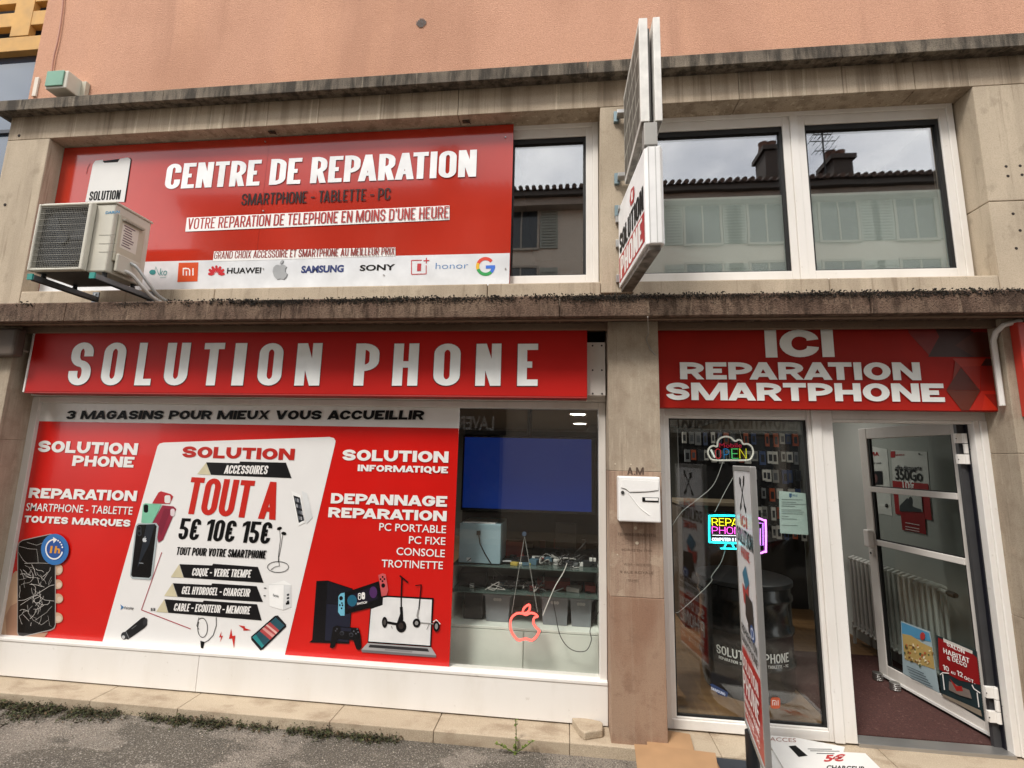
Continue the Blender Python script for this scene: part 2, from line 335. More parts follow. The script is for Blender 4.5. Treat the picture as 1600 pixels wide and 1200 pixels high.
KERN = {'PA': .2, 'RA': .08, 'AR': .02, 'AT': .2, 'TA': .2, 'AV': .25, 'LA': .02, 'PP': 0, 'PO': .02, 'AC': .08, 'DA': .06, 'MA': .05, 'QU': 0, 'TT': .03, 'NA': .05, 'AG': .06, 'AN': .03, 'BA': .05}
STEP = .00012
class Decal:
    """flat printing on a plane: mapper turns picture or local coordinates into points, n faces the viewer"""
    def __init__(s, mapper, n=(0, -1, 0), base=.0015): s.f = mapper; s.n = Vector(n); s.z = base; s.m = M()
    def pt(s, a, b): return s.f(a, b)+s.n*s.z
    def nxt(s): s.z += STEP
    def poly(s, pts, m): s.m.poly([s.pt(*p) for p in pts], m); s.nxt(); return s
    def off(s, ox, oy, k, pts, m): return s.poly([(ox+x/k, oy+y/k) for x, y in pts], m)
    def ell(s, cx, cy, rx, ry, m, rot=0, n=28, a0=0, a1=360):
        pts = []
        for i in range(n):
            a = R(a0+(a1-a0)*i/n); x = rx*math.cos(a); y = ry*math.sin(a); c, t = math.cos(R(rot)), math.sin(R(rot))
            pts.append((cx+x*c-y*t, cy+x*t+y*c))
        return s.poly(pts, m)
    def line(s, pts, w, m, closed=False):
        ps = [Vector(p) for p in pts]; n = len(ps); A = []; B = []
        for i, p in enumerate(ps):
            if closed: d = ps[(i+1) % n]-ps[i-1]
            else: d = ps[min(i+1, n-1)]-ps[max(i-1, 0)]
            d.normalize(); e = Vector((-d.y, d.x))*w/2; A.append(p+e); B.append(p-e)
        k = n if closed else n-1
        vs = [s.pt(*p) for p in A]+[s.pt(*p) for p in B]
        s.m.add(vs, [(i, (i+1) % n, n+(i+1) % n, n+i) for i in range(k)], m); s.nxt(); return s
    def rrect(s, x0, y0, x1, y1, r, m, seg=5):
        pts = []
        for (cx, cy, a) in ((x1-r, y1-r, 0), (x0+r, y1-r, 90), (x0+r, y0+r, 180), (x1-r, y0+r, 270)):
            for k in range(seg+1): t = R(a+90*k/seg); pts.append((cx+r*math.cos(t), cy+r*math.sin(t)))
        return s.poly(pts, m)
    def text(s, st, bl, br, h, m, font='wide', slant=None, up=None, gapk=1.0):
        """bl, br baseline ends in mapper units, h cap height in mapper units (up positive = towards smaller b)"""
        w, sx, sy, gap, rx, ry, sl = FONTS[font]
        if slant is not None: sl = slant
        gs = []; x = 0; dy = 0
        for ch in st:
            if ch == ' ': x += w*.5; pv = ' '; continue
            if gs and (pv+ch) in KERN: x -= KERN[pv+ch]*w
            pv = ch
            Wg, ps = glyph(ch, w, sx, sy, rx, ry); gs.append((x, ps, Wg)); x += Wg+gap*gapk
        tot = x-gap*gapk
        O = s.f(*bl); E = (s.f(*br)-O)/tot
        U = up if up is not None else s.f(bl[0], bl[1]-h)-O
        if up is None:
            Z = Vector((0, 0, 1)) if abs(s.n.z) < .5 else None
            if Z is not None: U = Z*U.length
        for i, (x0, ps, Wg) in enumerate(gs):
            for kind, *q in ps:
                def tr(v): return O+E*(v.x+x0+v.y*sl)+U*v.y+s.n*s.z
                if kind == 'strip':
                    A, B = q; n = len(A)
                    s.m.add([tr(v) for v in A]+[tr(v) for v in B], [(k, k+1, n+k+1, n+k) for k in range(n-1)], m)
                else: s.m.add([tr(v) for v in q[0]], [tuple(range(len(q[0])))], m)
                s.z += STEP/2
        return s
    def sans(s, st, bl, br, h, m, bold=0, up=None, ref='H', slant=0):
        """the program's own plain letters, fitted to the baseline bl-br"""
        vs, fs, x0, x1 = sans_mesh(st, bold)
        O = s.f(*bl); E = (s.f(*br)-O)/(x1-x0); U = up if up is not None else Vector((0, 0, 1))*(s.f(bl[0], bl[1]-h)-O).length
        s.m.add([O+E*(x-x0+y*slant)+U*y+s.n*s.z for x, y in vs], fs, m); s.nxt(); return s
    def build(s, name, parent, label=None):
        o = s.m.build(name, parent)
        if label: o['label'] = label
        return o
SC = {}
def sans_mesh(st, bold):
    k = (st, bold)
    if k in SC: return SC[k]
    def mk(t):
        c = bpy.data.curves.new('lettering', 'FONT'); c.body = t; c.size = 1; c.offset = bold; c.resolution_u = 3
        o = bpy.data.objects.new('lettering', c); me = bpy.data.meshes.new_from_object(o)
        r = ([(v.co.x, v.co.y) for v in me.vertices], [tuple(p.vertices) for p in me.polygons])
        bpy.data.meshes.remove(me); bpy.data.objects.remove(o); bpy.data.curves.remove(c); return r
    H = mk('H')[0]; hh = max(y for x, y in H)
    v, f = mk(st); v = [(x/hh, y/hh) for x, y in v]
    SC[k] = (v, f, min(x for x, y in v), max(x for x, y in v)); return SC[k]
def plane(Y): return lambda a, b: P(a, b, Y)

# ================================================================ ground
def struct(o): o['kind'] = 'structure'; return o
GZ = .05; KZ = .12; KY = -.235
q = M()
nx, ny = 60, 40
for i in range(nx+1):
    for j in range(ny+1):
        x = -9+18*i/nx; y = -8.2+ (KY+8.2)*j/ny
        q.v.append(Vector((x, y, GZ-.05*max(0, -y-.4)/4+.010*noise.noise(Vector((x*.9, y*1.4, 0)))*(1 if 0 < j < ny and 0 < i < nx else 0))))
q.mid(ASPHALT)
for i in range(nx):
    for j in range(ny):
        a = i*(ny+1)+j; q.f.append([a, a+ny+1, a+ny+2, a+1]); q.mi.append(0); q.sm.append(True)
struct(q.build('road'))
q = M(); q.box(-150, 150, -150, 60, -.6, -.12, ASPHALT); struct(q.build('ground'))
# kerb slabs
joints = [-9.0, -6.2, -4.55] + [PZ(x, y, KZ).x for x, y in ((165, 1082), (300, 1092), (520, 1122), (685, 1126))] + [.05, .95, 1.95, 3.0, 4.6, 6.5, 9]
q = M()
for a, b in zip(joints, joints[1:]):
    e = .004*random.random()
    q.box(a+.0014, b-.0014, KY+e, .34, -.1, KZ-.002*random.random(), KERB)
q.box(-9, 9, KY+.02, .3, -.1, KZ-.02, mat('5A5046', .9))
o = q.build('kerb', None, .005); struct(o)

# ================================================================ the shop building
B = thing('commercial_building', 'salmon rendered building with stone shop storey and red phone repair signs', 'building', (0, 0, 0))
XL = -5.18; XR = 7.5
OT = 4.668; OB = 3.19
# stucco wall above
q = M(); q.box(-5.075, XR, .02, .5, 4.8, 9.6, STUCCO); q.build('stucco_wall', B)
# stone band with the two openings
def stone_part(name, boxes, m=STONE, bev=.006):
    q = M()
    for b in boxes: q.box(*b, m)
    return q.build(name, B, bev)
xr2 = 3.012
stone_part('stone_lintel', [(XL, -3.02, 0, .45, OT, 4.95), (-3.016, -.9, 0, .45, OT, 4.95), (-.896, 1.35, 0, .45, OT, 4.95), (1.354, 2.62, 0, .45, OT, 4.95), (2.624, XR, 0, .45, OT, 4.95)], STONE_LINTEL, .004)
stone_part('stone_pier', [(XL, -4.733, 0, .45, 2.8, OT-.003)])
stone_part('stone_pier', [(.275, .50, 0, .45, 3.1, OT-.003)])
stone_part('stone_pier', [(xr2, 4.6, 0, .45, 2.8, 3.74), (xr2, 4.6, 0, .45, 3.744, OT-.003), (4.604, XR, 0, .45, 2.8, OT-.003)])
stone_part('stone_sill', [(-4.730, -2.9, 0, .45, 3.0, OB), (-2.896, -.6, 0, .45, 3.0, OB), (-.596, .272, 0, .45, 3.0, OB), (.503, 1.9, 0, .45, 3.0, OB), (1.904, xr2-.003, 0, .45, 3.0, OB)], STONE, .01)
# cornices
def cornice(name, x0, x1, yf, z0, z1, m, drip=True):
    q = M(); xs = [x0]
    while xs[-1] < x1-2.2: xs.append(xs[-1]+1.6+random.random()*.5)
    xs.append(x1)
    for a, b in zip(xs, xs[1:]):
        e = random.random()*.004
        pr = [(a+.002, yf+e, z0), (a+.002, yf+e, z1-.012), (a+.002, yf+.02+e, z1), (a+.002, .3, z1+.03), (a+.002, .3, z0+.02), (a+.002, yf+.07, z0+.02), (a+.002, yf+.05, z0)]
        q.prism(pr, (b-a-.004, 0, 0), m)
    return q.build(name, B, .004)
cz0 = P(500, 141, -.115).z; cz1 = P(500, 122, -.115).z
cornice('upper_cornice', XL-.1, XR, -.115, cz0, cz1, CORNICE)
CY = -.40; lz1 = P(980, 459, CY).z; lz0 = P(800, 495, CY).z
cornice('lower_cornice', -7.5, XR, CY, lz0, lz1, MOSSY)
q = M(); q.box(-7.5, XR, CY+.06, .3, lz0+.021, lz0+.06, SOFFIT); q.box(-7.5, XR, CY+.07, CY+.10, lz0-.005, lz0+.02, SOFFIT); q.box(-7.5, XR, -.17, -.13, lz0-.03, lz0+.02, SOFFIT); q.build('soffit', B, .003)
# moss growing along the cornice top
q = M(); mm = mat('241E18', .95, var=.3, scale=40); m2 = mat('3A3526', .95, var=.3, scale=30); 
for k in range(6500):
    x = random.uniform(-5.4, 4.2)
    dens = noise.noise(Vector((x*1.3, 3, 0)))+.55*noise.noise(Vector((x*5, 8, 0)))+(.25 if x > -2.6 else -.45)
    if random.random() > .25+dens: continue
    s = random.uniform(.004, .011); y = CY+random.uniform(-.003, .03); z = lz1-.004+random.uniform(-.018, .012)
    if random.random() < .25: z -= random.random()*.025; y = CY-.002
    c = Vector((x, y, z)); u = Vector((random.gauss(0, 1), random.gauss(0, 1), random.gauss(0, 1))).normalized()*s; v = u.orthogonal().normalized()*s*.7; w = u.cross(v).normalized()*s*.6
    q.add([c+u, c+v, c-u, c-v, c+w, c-w], [(0, 1, 4), (1, 2, 4), (2, 3, 4), (3, 0, 4), (1, 0, 5), (2, 1, 5), (3, 2, 5), (0, 3, 5)], mm if random.random() < .85 else m2)
for k in range(26000):
    x = random.uniform(-5.4, 4.2)
    dens = .5+noise.noise(Vector((x*1.7, 13, 0)))+.5*noise.noise(Vector((x*6, 18, 0)))+(0 if x > -2.4 else -.55)
    dz = abs(random.gauss(0, .022))
    if random.random() > dens or dz > .075: continue
    s = random.uniform(.0025, .006); y = CY-.001; z = lz1-.008-dz
    c = Vector((x, y, z)); u = Vector((random.gauss(0, 1), random.gauss(0, .35), random.gauss(0, 1))).normalized()*s; v = Vector((-u.z, random.gauss(0, .3)*s, u.x)).normalized()*s*.6; w = Vector((0, -1, 0))*s*.6
    q.add([c+u, c+v, c-u, c-v, c+w], [(0, 1, 4), (1, 2, 4), (2, 3, 4), (3, 0, 4)], mm if random.random() < .8 else m2)
tag(q.build('moss'), 'dark moss clumps growing along the top edge of the lower cornice', 'moss', kind='stuff')
# lower piers
def pier(x0, x1, cuts, y0=-.2, mixed=False):
    zs = [KZ-.1]+cuts+[lz0+.02]; q = M()
    for i, (a, b) in enumerate(zip(zs, zs[1:])): q.box(x0, x1, y0, .3, a+(.001 if a > KZ else 0), b, (PIERM3, PIERM2, PIERM)[i] if mixed else PIERM)
    return q.build('stone_pier', B, .004)
px0 = P(953, 900, -.2).x; px1 = P(1040, 1000, -.2).x
pier(px0, px1, [.98, 1.78], mixed=True)
plx = P(12, 600, -.2).x; pier(-5.35, plx, [1.9])
prx = P(1576, 600, -.2).x; pier(prx, prx+.5, [.95, 1.95])
for x, w_ in ((-4.78, .012), (-4.62, .012), (prx+.13, .01)): q = M(); q.box(x, x+w_, -.206, -.199, .1, lz0, mat('5F5044', .9)); q.build('pier_joint', B)
# left opening: window beside the banner, right opening: two panes
UY = .19
def rect_frame(q, x0, x1, z0, z1, w, y0, y1, m, wb=None, wt=None, wl=None, wr=None):
    wb = wb or w; wt = wt or w; wl = wl or w; wr = wr or w
    q.box(x0, x0+wl, y0, y1, z0, z1, m); q.box(x1-wr, x1, y0, y1, z0, z1, m)
    q.box(x0+wl, x1-wr, y0+.001, y1-.001, z0, z0+wb, m); q.box(x0+wl, x1-wr, y0+.001, y1-.001, z1-wt, z1, m)
def upper_window(x0, x1, splits, film=False, wide=.06):
    g = thing('window', None, None, (x0, UY, OB)); g.parent = B
    q = M(); rect_frame(q, x0, x1, OB-.02, OT+.01, .045, UY-.02, UY+.06, PVC)
    z0, z1 = OB+.025, OT-.035; xs = [x0+.045]+splits+[x1-.045]
    panes = []
    for i, (a, b) in enumerate(zip(xs, xs[1:])):
        a2 = a+(.03 if i else 0); b2 = b-(.03 if i < len(xs)-2 else 0)
        rect_frame(q, a2, b2, z0, z1-.02, .055, UY-.012, UY+.05, PVC, wb=.105, wt=.06)
        q.box(a2, b2, UY-.006, UY+.05, z1-.02, z1, PVC)
        panes.append((a2+.055, b2-.055, z0+.105, z1-.08))
    for s in splits: q.box(s-.0295, s+.0295, UY-.022, UY+.05, z0, z1, PVC)
    q.build('frame', g, .004)
    for (a, b, c, d) in panes:
        k = M(); rect_frame(k, a, b, c, d, .022, UY+.0, UY+.03, DARKGAP, wb=.008, wl=.014, wt=.045); k.build('seal', g)
        k = M(); k.box(a, b, UY+.022, UY+.034, c, d, GLASS_UP); k.build('glass', g)
        if film:
            fz = P(1280, 303, UY+.04).z
            k = M(); k.box(a+.004, b-.004, UY+.036, UY+.039, c, fz, mat('D3DDD5', .75, var=.04, scale=2)); k.build('frosted_film', g)
    return g
wl = P(802, 300, UY).x
upper_window(-.55, .27, [])
ms = P(1246, 300, UY).x
upper_window(.50, xr2-.015, [ms], True)
# dark rooms behind the upper windows
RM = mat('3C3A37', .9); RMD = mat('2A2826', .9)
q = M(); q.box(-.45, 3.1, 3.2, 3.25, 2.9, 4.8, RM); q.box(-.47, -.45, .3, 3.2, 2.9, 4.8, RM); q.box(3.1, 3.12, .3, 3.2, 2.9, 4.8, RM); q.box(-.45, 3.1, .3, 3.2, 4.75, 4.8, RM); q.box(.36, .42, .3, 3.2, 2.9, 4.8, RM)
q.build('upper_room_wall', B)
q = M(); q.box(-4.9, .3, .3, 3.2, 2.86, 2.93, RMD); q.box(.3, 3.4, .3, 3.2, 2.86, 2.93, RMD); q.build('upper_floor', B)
q = M()
for x, w, h in ((-.30, .22, .03), (-.02, .2, .02), (.1, .1, .05)): q.box(x, x+w, UY+.08, UY+.28, OB+.03, OB+.05+h, mat('D8D2C6', .7))
tag(q.build('paper_stack'), 'loose white papers lying inside on the sill of the narrow upstairs window', 'papers')

# ---------------------------------------------------------------- shop window (left bay)
bx0 = P(45, 640, 0).x; bx1 = P(948, 900, 0).x
zt = P(500, 624, 0).z; zb = P(938, 1062, 0).z
g = thing('shop_window', None, None, (bx0, 0, KZ)); g.parent = B
q = M()
lx = P(57, 650, 0).x; rx = P(936, 800, 0).x
q.box(bx0-.02, lx, 0, .09, KZ+.26, zt, PVCD); q.box(rx, bx1, 0, .09, KZ+.26, zt, PVCD)
q.box(lx, rx, .001, .089, zt-.05, zt, PVCD); q.box(bx0-.02, bx1, -.02, .08, zt+.003, zt+.06, PVCD); q.box(bx0-.02, bx1, .0, .08, zt+.06, zt+.12, PVCD)
q.box(bx0-.02, bx1, -.035, .09, zb-.022, zb, PVC)
q.build('frame', g, .004)
cut = P(313, 1050, 0).x
q = M(); q.box(bx0-.02, cut-.0015, -.03, .05, KZ+.008, zb-.023, PVC); q.box(cut+.0015, bx1, -.03, .05, KZ+.008, zb-.023, PVC); q.build('base_panel', g, .003)
q = M(); q.box(lx, rx, .035, .047, zb, zt-.05, GLASS); q.build('glass', g)
# dark fill between frame and lintel, behind the fascia
q = M(); q.box(plx-.0, px0, .1, .16, zt+.05, lz0+.03, mat('2A241F', .9)); q.box(px1, prx, .1, .16, 2.28, lz0+.03, mat('2A241F', .9)); q.build('fascia_backing', B)
q = M(); q.box(bx1+.002, px0+.02, .03, .1, KZ, zt, mat('2A241F', .9)); q.build('jamb_filler', B); q = M(); q.box(plx-.02, bx0-.021, .03, .1, KZ, zt, mat('57493E', .9)); q.build('jamb_filler', B)

# ---------------------------------------------------------------- door bay: fixed pane + open door
dz1 = P(1300, 643, .0).z+.02
dx0 = P(1030, 741, 0).x; 
fl = P(1047, 800, .03).x; gl0 = P(1045, 800, 0).x
g = thing('shop_front_frame', None, None, (dx0, 0, KZ)); g.parent = B
a0 = px1-.0; gx0 = P(1048.5, 800, .02).x; gx1 = P(1269, 800, .02).x; mx0 = P(1285, 800, 0).x; mx1 = P(1312, 800, 0).x
zg0 = P(1200, 1130, .02).z; zg1 = P(1150, 655, .02).z
q = M()
q.box(a0, gx0-.03, 0, .07, KZ+.01, dz1, PVC); q.box(gx0-.03, gx0, .012, .062, zg0-.03, zg1+.03, PVC)
q.box(gx1, mx0-.03, .0, .07, KZ+.01, dz1, PVC); q.box(gx0-.03, gx1, .001, .069, zg1+.02, dz1, PVCD); q.box(gx0, gx1, .012, .06, zg1, zg1+.02, PVC)
q.box(gx0-.03, gx1, .001, .069, KZ+.01, zg0-.012, PVC); q.box(gx0, gx1, .012, .06, zg0-.012, zg0, PVC)
q.box(mx0-.029, mx0+.03, -.012, .08, KZ+.01, dz1, PVC); q.box(mx0+.031, mx1, .0, .08, KZ+.01, dz1, PVC)
ox1 = P(1530, 760, 0.02).x; orx = P(1562, 700, 0).x
dtop = P(1400, 656, 0).z
q.box(mx1, orx, .0, .08, dtop, dz1, PVCD); q.box(mx1, ox1, .012, .07, dtop-.02, dtop-.001, PVC)
q.box(ox1, ox1+.035, .005, .11, KZ+.01, dtop, PVC); q.box(ox1+.036, orx+.03, -.005, .08, KZ+.01, dtop, PVC)
q.build('frame', g, .004)
q = M(); q.box(gx0, gx1, .03, .042, zg0, zg1, GLASS_FRONT); q.build('glass', g)
q = M(); rect_frame(q, gx0+.0005, gx1-.0005, zg0, zg1, .008, .022, .05, DARKGAP, wr=.02, wb=.01); q.build('seal', g)
q = M(); q.box(mx1, ox1, -.01, .09, KZ-.01, KZ+.022, ALU); q.build('threshold', g, .003)
q = M(); q.box(a0-.0, prx, -.03, .09, dz1+.003, dz1+.05, PVCD); q.build('head_trim', g)

# door leaf
H3 = Vector((ox1-.004, .10, 0)); F3 = PZ(1370, 1052, .17); F3 = Vector((F3.x+.02, F3.y, 0)); DU = (F3-H3); DW = DU.length; DU.normalize(); DN = Vector((DU.y, -DU.x, 0))
if DN.x > 0: DN = -DN       # points back into the passage, towards the viewer
DZ0 = .165; DZ1 = 2.175
def leaf(v): return H3+DU*v.x+DN*(-v.y)+Vector((0, 0, v.z))     # x along leaf, y into wall side, z up
D = thing('door', None, None, (H3.x, H3.y, DZ0)); D.parent = B
fw = .085
q = M()
for b in ((0, fw, 0, .05, DZ0, DZ1), (DW-fw, DW, 0, .05, DZ0, DZ1), (fw, DW-fw, .001, .049, DZ0, DZ0+.10), (fw, DW-fw, .001, .049, DZ1-.09, DZ1)): q.box(*b, PVCD, xf=leaf)
q.build('leaf_frame', D, .004)
n_leaf = DN.copy()
def on_leaf(px, py): return PP(px, py, H3, n_leaf)
zr1 = on_leaf(1428, 770).z; zr2 = on_leaf(1436, 862).z
for z in (zr1, zr2):
    q = M(); q.box(fw, DW-fw, -.008, .045, z-.022, z+.022, PVCD, xf=leaf); q.build('glazing_bar', D, .003)
q = M(); q.box(fw, DW-fw, .02, .028, DZ0+.1, DZ1-.09, GLASS_DOOR, xf=leaf); q.build('pane', D)
q = M()
for a, b, c, d in ((fw, DW-fw, DZ0+.1, zr2-.022), (fw, DW-fw, zr2+.022, zr1-.022), (fw, DW-fw, zr1+.022, DZ1-.09)):
    w_ = .012
    for bb in ((b-.02, b, .008, .03, c, d), (a, a+w_, .008, .03, c, d), (a, b, .008, .03, c, c+.008)): q.box(*bb, DARKGAP, xf=leaf)
q.build('seal', D)
q = M(); q.box(0, DW-.02, -.006, .0, DZ0+.0, DZ0+.018, mat('F0EFEC', .3), xf=leaf); q.build('weather_strip', D)
hz = on_leaf(1352, 850).z
q = M(); q.box(DW-.07, DW-.012, -.045, -.0, hz-.01, hz+.13, PVC, xf=leaf); q.box(DW-.06, DW-.03, -.018, 0, hz-.09, hz-.03, PVC, xf=leaf); q.build('handle', D, .008)
q = M(); q.tube([leaf(Vector((DW-.045, -.019, hz-.06))), leaf(Vector((DW-.045, -.012, hz-.06)))], .009, DARKGAP, 12); q.build('lock', D)
def hinge(z):
    q = M()
    for k, dz in enumerate((0, .07, .14)):
        if k == 1: q.box(.0, .05, 0, .022, z+dz, z+dz+.065, PVC, xf=lambda v: Vector((ox1-.010+v.x, .06+v.y, v.z)))
        else: q.box(-.05, .03, 0, .022, z+dz, z+dz+.065, PVC, xf=lambda v: Vector((ox1-.03+v.x, .055+v.y, v.z)))
        q.tube([(ox1-.03, .05, z+dz), (ox1-.03, .05, z+dz+.065)], .013, PVC, 10)
        for dx in (-.06, -.01):
            q.tube([(ox1-.02+dx+(.03 if k == 1 else 0), .0545, z+dz+.03), (ox1-.02+dx+(.03 if k == 1 else 0), .052, z+dz+.03)], .004, DARKGAP, 8)
    q.build('hinge', D, .002)
hinge(P(1520, 716, .06).z-.04); hinge(P(1566, 1130, .06).z-.0)
q = M(); q.box(ox1-.055, ox1, .075, .1, KZ+.02, dtop, mat('3A3A3C', .5)); q.box(ox1-.012, ox1-.004, .05, .1, KZ+.02, dtop, mat('15151F', .4)); q.build('door_gasket', D)

def smooth(pts, closed=True, n=5):
    P3 = [Vector(p) for p in pts]; N = len(P3); out = []
    for i in range(N if closed else N-1):
        if closed: p0, p1, p2, p3 = P3[i-1], P3[i], P3[(i+1) % N], P3[(i+2) % N]
        else: p0, p1, p2, p3 = P3[max(i-1, 0)], P3[i], P3[i+1], P3[min(i+2, N-1)]
        for k in range(n):
            t = k/n; out.append(.5*((2*p1)+(-p0+p2)*t+(2*p0-5*p1+4*p2-p3)*t*t+(-p0+3*p1-3*p2+p3)*t**3))
    if not closed: out.append(P3[-1])
    return out
# plain continuation of the shop row beyond the right pier
q = M(); q.box(prx+.502, XR, .02, .1, KZ, .55, PVCD); q.box(prx+.502, XR, .02, .1, 2.25, lz0+.02, PVCD)
for x in (prx+.502, prx+1.7, prx+2.9, XR-.07): q.box(x, x+.07, .015, .095, .551, 2.249, PVCD)
q.build('next_shop_frame', B)
q = M(); q.box(prx+.51, XR-.01, .05, .06, .551, 2.249, GLASS); q.build('next_shop_glass', B)
q = M(); q.box(prx+.502, XR, 1.8, 1.9, 0, lz0, mat('6E6A64', .85)); q.box(XR, XR+.1, .1, 1.9, 0, 9.6, STUCCO); q.build('next_shop_wall', B)
q = M(); q.box(-7.5, -5.352, -.05, .3, -.1, lz0+.02, PIERM); q.build('end_wall', B)
# ================================================================ interior
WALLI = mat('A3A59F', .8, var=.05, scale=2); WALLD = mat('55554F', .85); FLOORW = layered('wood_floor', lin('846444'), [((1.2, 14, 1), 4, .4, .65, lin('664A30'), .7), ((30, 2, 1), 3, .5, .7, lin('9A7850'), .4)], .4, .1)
CARP = layered('carpet', lin('523632'), [((150, 150, 10), 3, .4, .7, lin('332423'), .8), ((60, 60, 60), 3, .6, .7, lin('8B6A63'), .35)], 1, .6, .006)
FZ = .135; CE = 2.62; IX0 = plx+.1; IX1 = 2.96; IY1 = 7.2
q = M(); q.box(.42, IX1, .09, IY1, -.05, FZ, FLOORW); q.box(IX0, .42, .09, IY1, -.05, FZ-.01, FLOORW); q.build('shop_floor', B)
q = M(); q.box(mx1-.05, IX1-.01, .1, 1.5, FZ, FZ+.008, CARP); q.build('entrance_carpet', B)
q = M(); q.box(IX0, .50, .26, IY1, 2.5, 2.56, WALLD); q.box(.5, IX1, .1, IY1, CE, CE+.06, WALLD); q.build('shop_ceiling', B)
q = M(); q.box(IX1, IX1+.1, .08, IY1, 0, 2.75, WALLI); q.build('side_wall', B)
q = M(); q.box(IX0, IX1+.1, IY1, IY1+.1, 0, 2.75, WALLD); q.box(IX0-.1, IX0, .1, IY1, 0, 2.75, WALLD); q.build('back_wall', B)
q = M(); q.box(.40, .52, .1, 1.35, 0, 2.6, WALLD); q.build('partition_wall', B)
q = M(); q.box(orx, IX1, .085, .2, 0, 2.75, PVCD); q.build('door_reveal', B)
pvx = P(712, 800, .35).x
q = M(); q.box(pvx-.45, pvx-.42, .06, 1.6, 0, 2.5, mat('9B968A', .8)); q.build('display_partition', B)
def area(x, y, z, e, s=.25):
    l = bpy.data.lights.new('shop_area_light', 'AREA'); l.shape = 'DISK'; l.size = s; l.energy = e; l.color = (1, .96, .9)
    o = bpy.data.objects.new('shop_area_light', l); S.collection.objects.link(o); o.location = (x, y, z); return o
def lamp(px, py, z, label, e=14, r=.11):
    c = PZ(px, py, z); t = thing('ceiling_light', label, 'ceiling light', c, 'round ceiling lights')
    q = M(); q.lathe(c+Vector((0, 0, 0)), [(r+.02, .02), (r+.02, -.012), (r, -.014), (r, .0)], mat('E8E6E0', .4), 28); q.build('rim', t)
    q = M(); q.lathe(c+Vector((0, 0, 0)), [(r-.002, -.001), (r-.002, -.013)], mat('FFF6E8', .5, emit=9), 28); q.build('diffuser', t)
    area(c.x, c.y, c.z-.04, e)
lamp(903, 646, 2.5, 'round lit ceiling light higher of the two above the wall screen', 24)
lamp(906, 661, 2.495, 'round lit ceiling light lower of the two above the wall screen', 24)
lamp(1151, 662, 2.615, 'round lit ceiling light above the neon open cloud', 8)
area(2.2, 1.6, 2.55, 4)  # unseen area light with no fitting, brightens the door passage

# --- things in the display window, seen through the clear pane
def obj(q, name, label, cat, group=None, bev=0, kind=None): return tag(q.build(name, None, bev), label, cat, group, kind)
TY = .30
tl, tr_ = P(724, 680, TY), P(931, 680, TY); bl = P(724, 797, TY)
t = thing('television', 'large flat screen showing plain blue, hanging inside the shop window', 'television', ((tl.x+tr_.x)/2, TY, bl.z))
q = M(); q.box(tl.x, tr_.x, TY, TY+.05, bl.z, tl.z, mat('0A0A0B', .25)); q.build('housing', t, .004)
q = M(); q.box(tl.x+.015, tr_.x-.035, TY-.002, TY-.0002, bl.z+.02, tl.z-.015, mat('07205A', .2, emit=.32)); q.build('screen', t)
q = M(); q.box((tl.x+tr_.x)/2-.1, (tl.x+tr_.x)/2+.1, TY+.05, TY+.12, tl.z-.3, tl.z-.05, DARKGAP); q.tube([((tl.x+tr_.x)/2, TY+.1, tl.z-.1), ((tl.x+tr_.x)/2, TY+.1, 2.5)], .02, DARKGAP); q.build('ceiling_mount', t)
# lower cabinet with glass shelves
cy0 = .24; cy1 = .74
cz = P(800, 975, cy0).z; cL = P(703, 950, cy0).x; cR = P(938, 950, cy0).x+.02
sh1 = P(800, 895, cy0).z; sh0 = P(760, 928, cy0).z; topz = P(760, 886, cy0).z; sh_up = P(760, 882, cy0).z; mid = P(760, 930, cy0).z
CW = mat('E6EBE2', .45, var=.04)
t = thing('display_cabinet', 'pale display cabinet with glass shelves and closed doors behind the window pane', 'cabinet', ((cL+cR)/2, cy0, FZ))
dt = P(760, 978, cy0).z
q = M(); q.box(cL, cR, cy0+.02, cy1, FZ, dt-.02, CW); q.box(cL, cR, cy0, cy1, dt-.02, dt, CW); q.box(cL-.02, cL, cy0, cy1, FZ, P(715, 887, cy0).z, CW); q.box(cR-.03, cR-.0, cy0, cy1, dt, P(715, 887, cy0).z, CW); q.box(cL, cR, cy1, cy1+.015, dt, dt+.4, mat('8F948C', .6)); q.build('carcass', t, .003)
xm = P(817, 1040, cy0).x
q = M(); q.box(cL+.004, xm-.003, cy0, cy0+.018, FZ+.04, dt-.024, CW); q.build('cabinet_door', t, .002)
q = M(); q.box(xm+.003, cR-.034, cy0, cy0+.018, FZ+.04, dt-.024, CW); q.build('cabinet_door', t, .002)
s_top = P(760, 886, cy0).z; s_mid = P(760, 927, cy0).z
SHG = mat('51605B', .1, var=0); 
q = M(); q.box(cL, cR-.03, cy0+.01, cy1, s_mid-.004, s_mid+.004, SHG); q.build('glass_shelf', t)
q = M(); q.box(cL, cR-.03, cy0+.01, cy1+.35, s_top-.004, s_top+.004, SHG); q.build('glass_shelf', t)
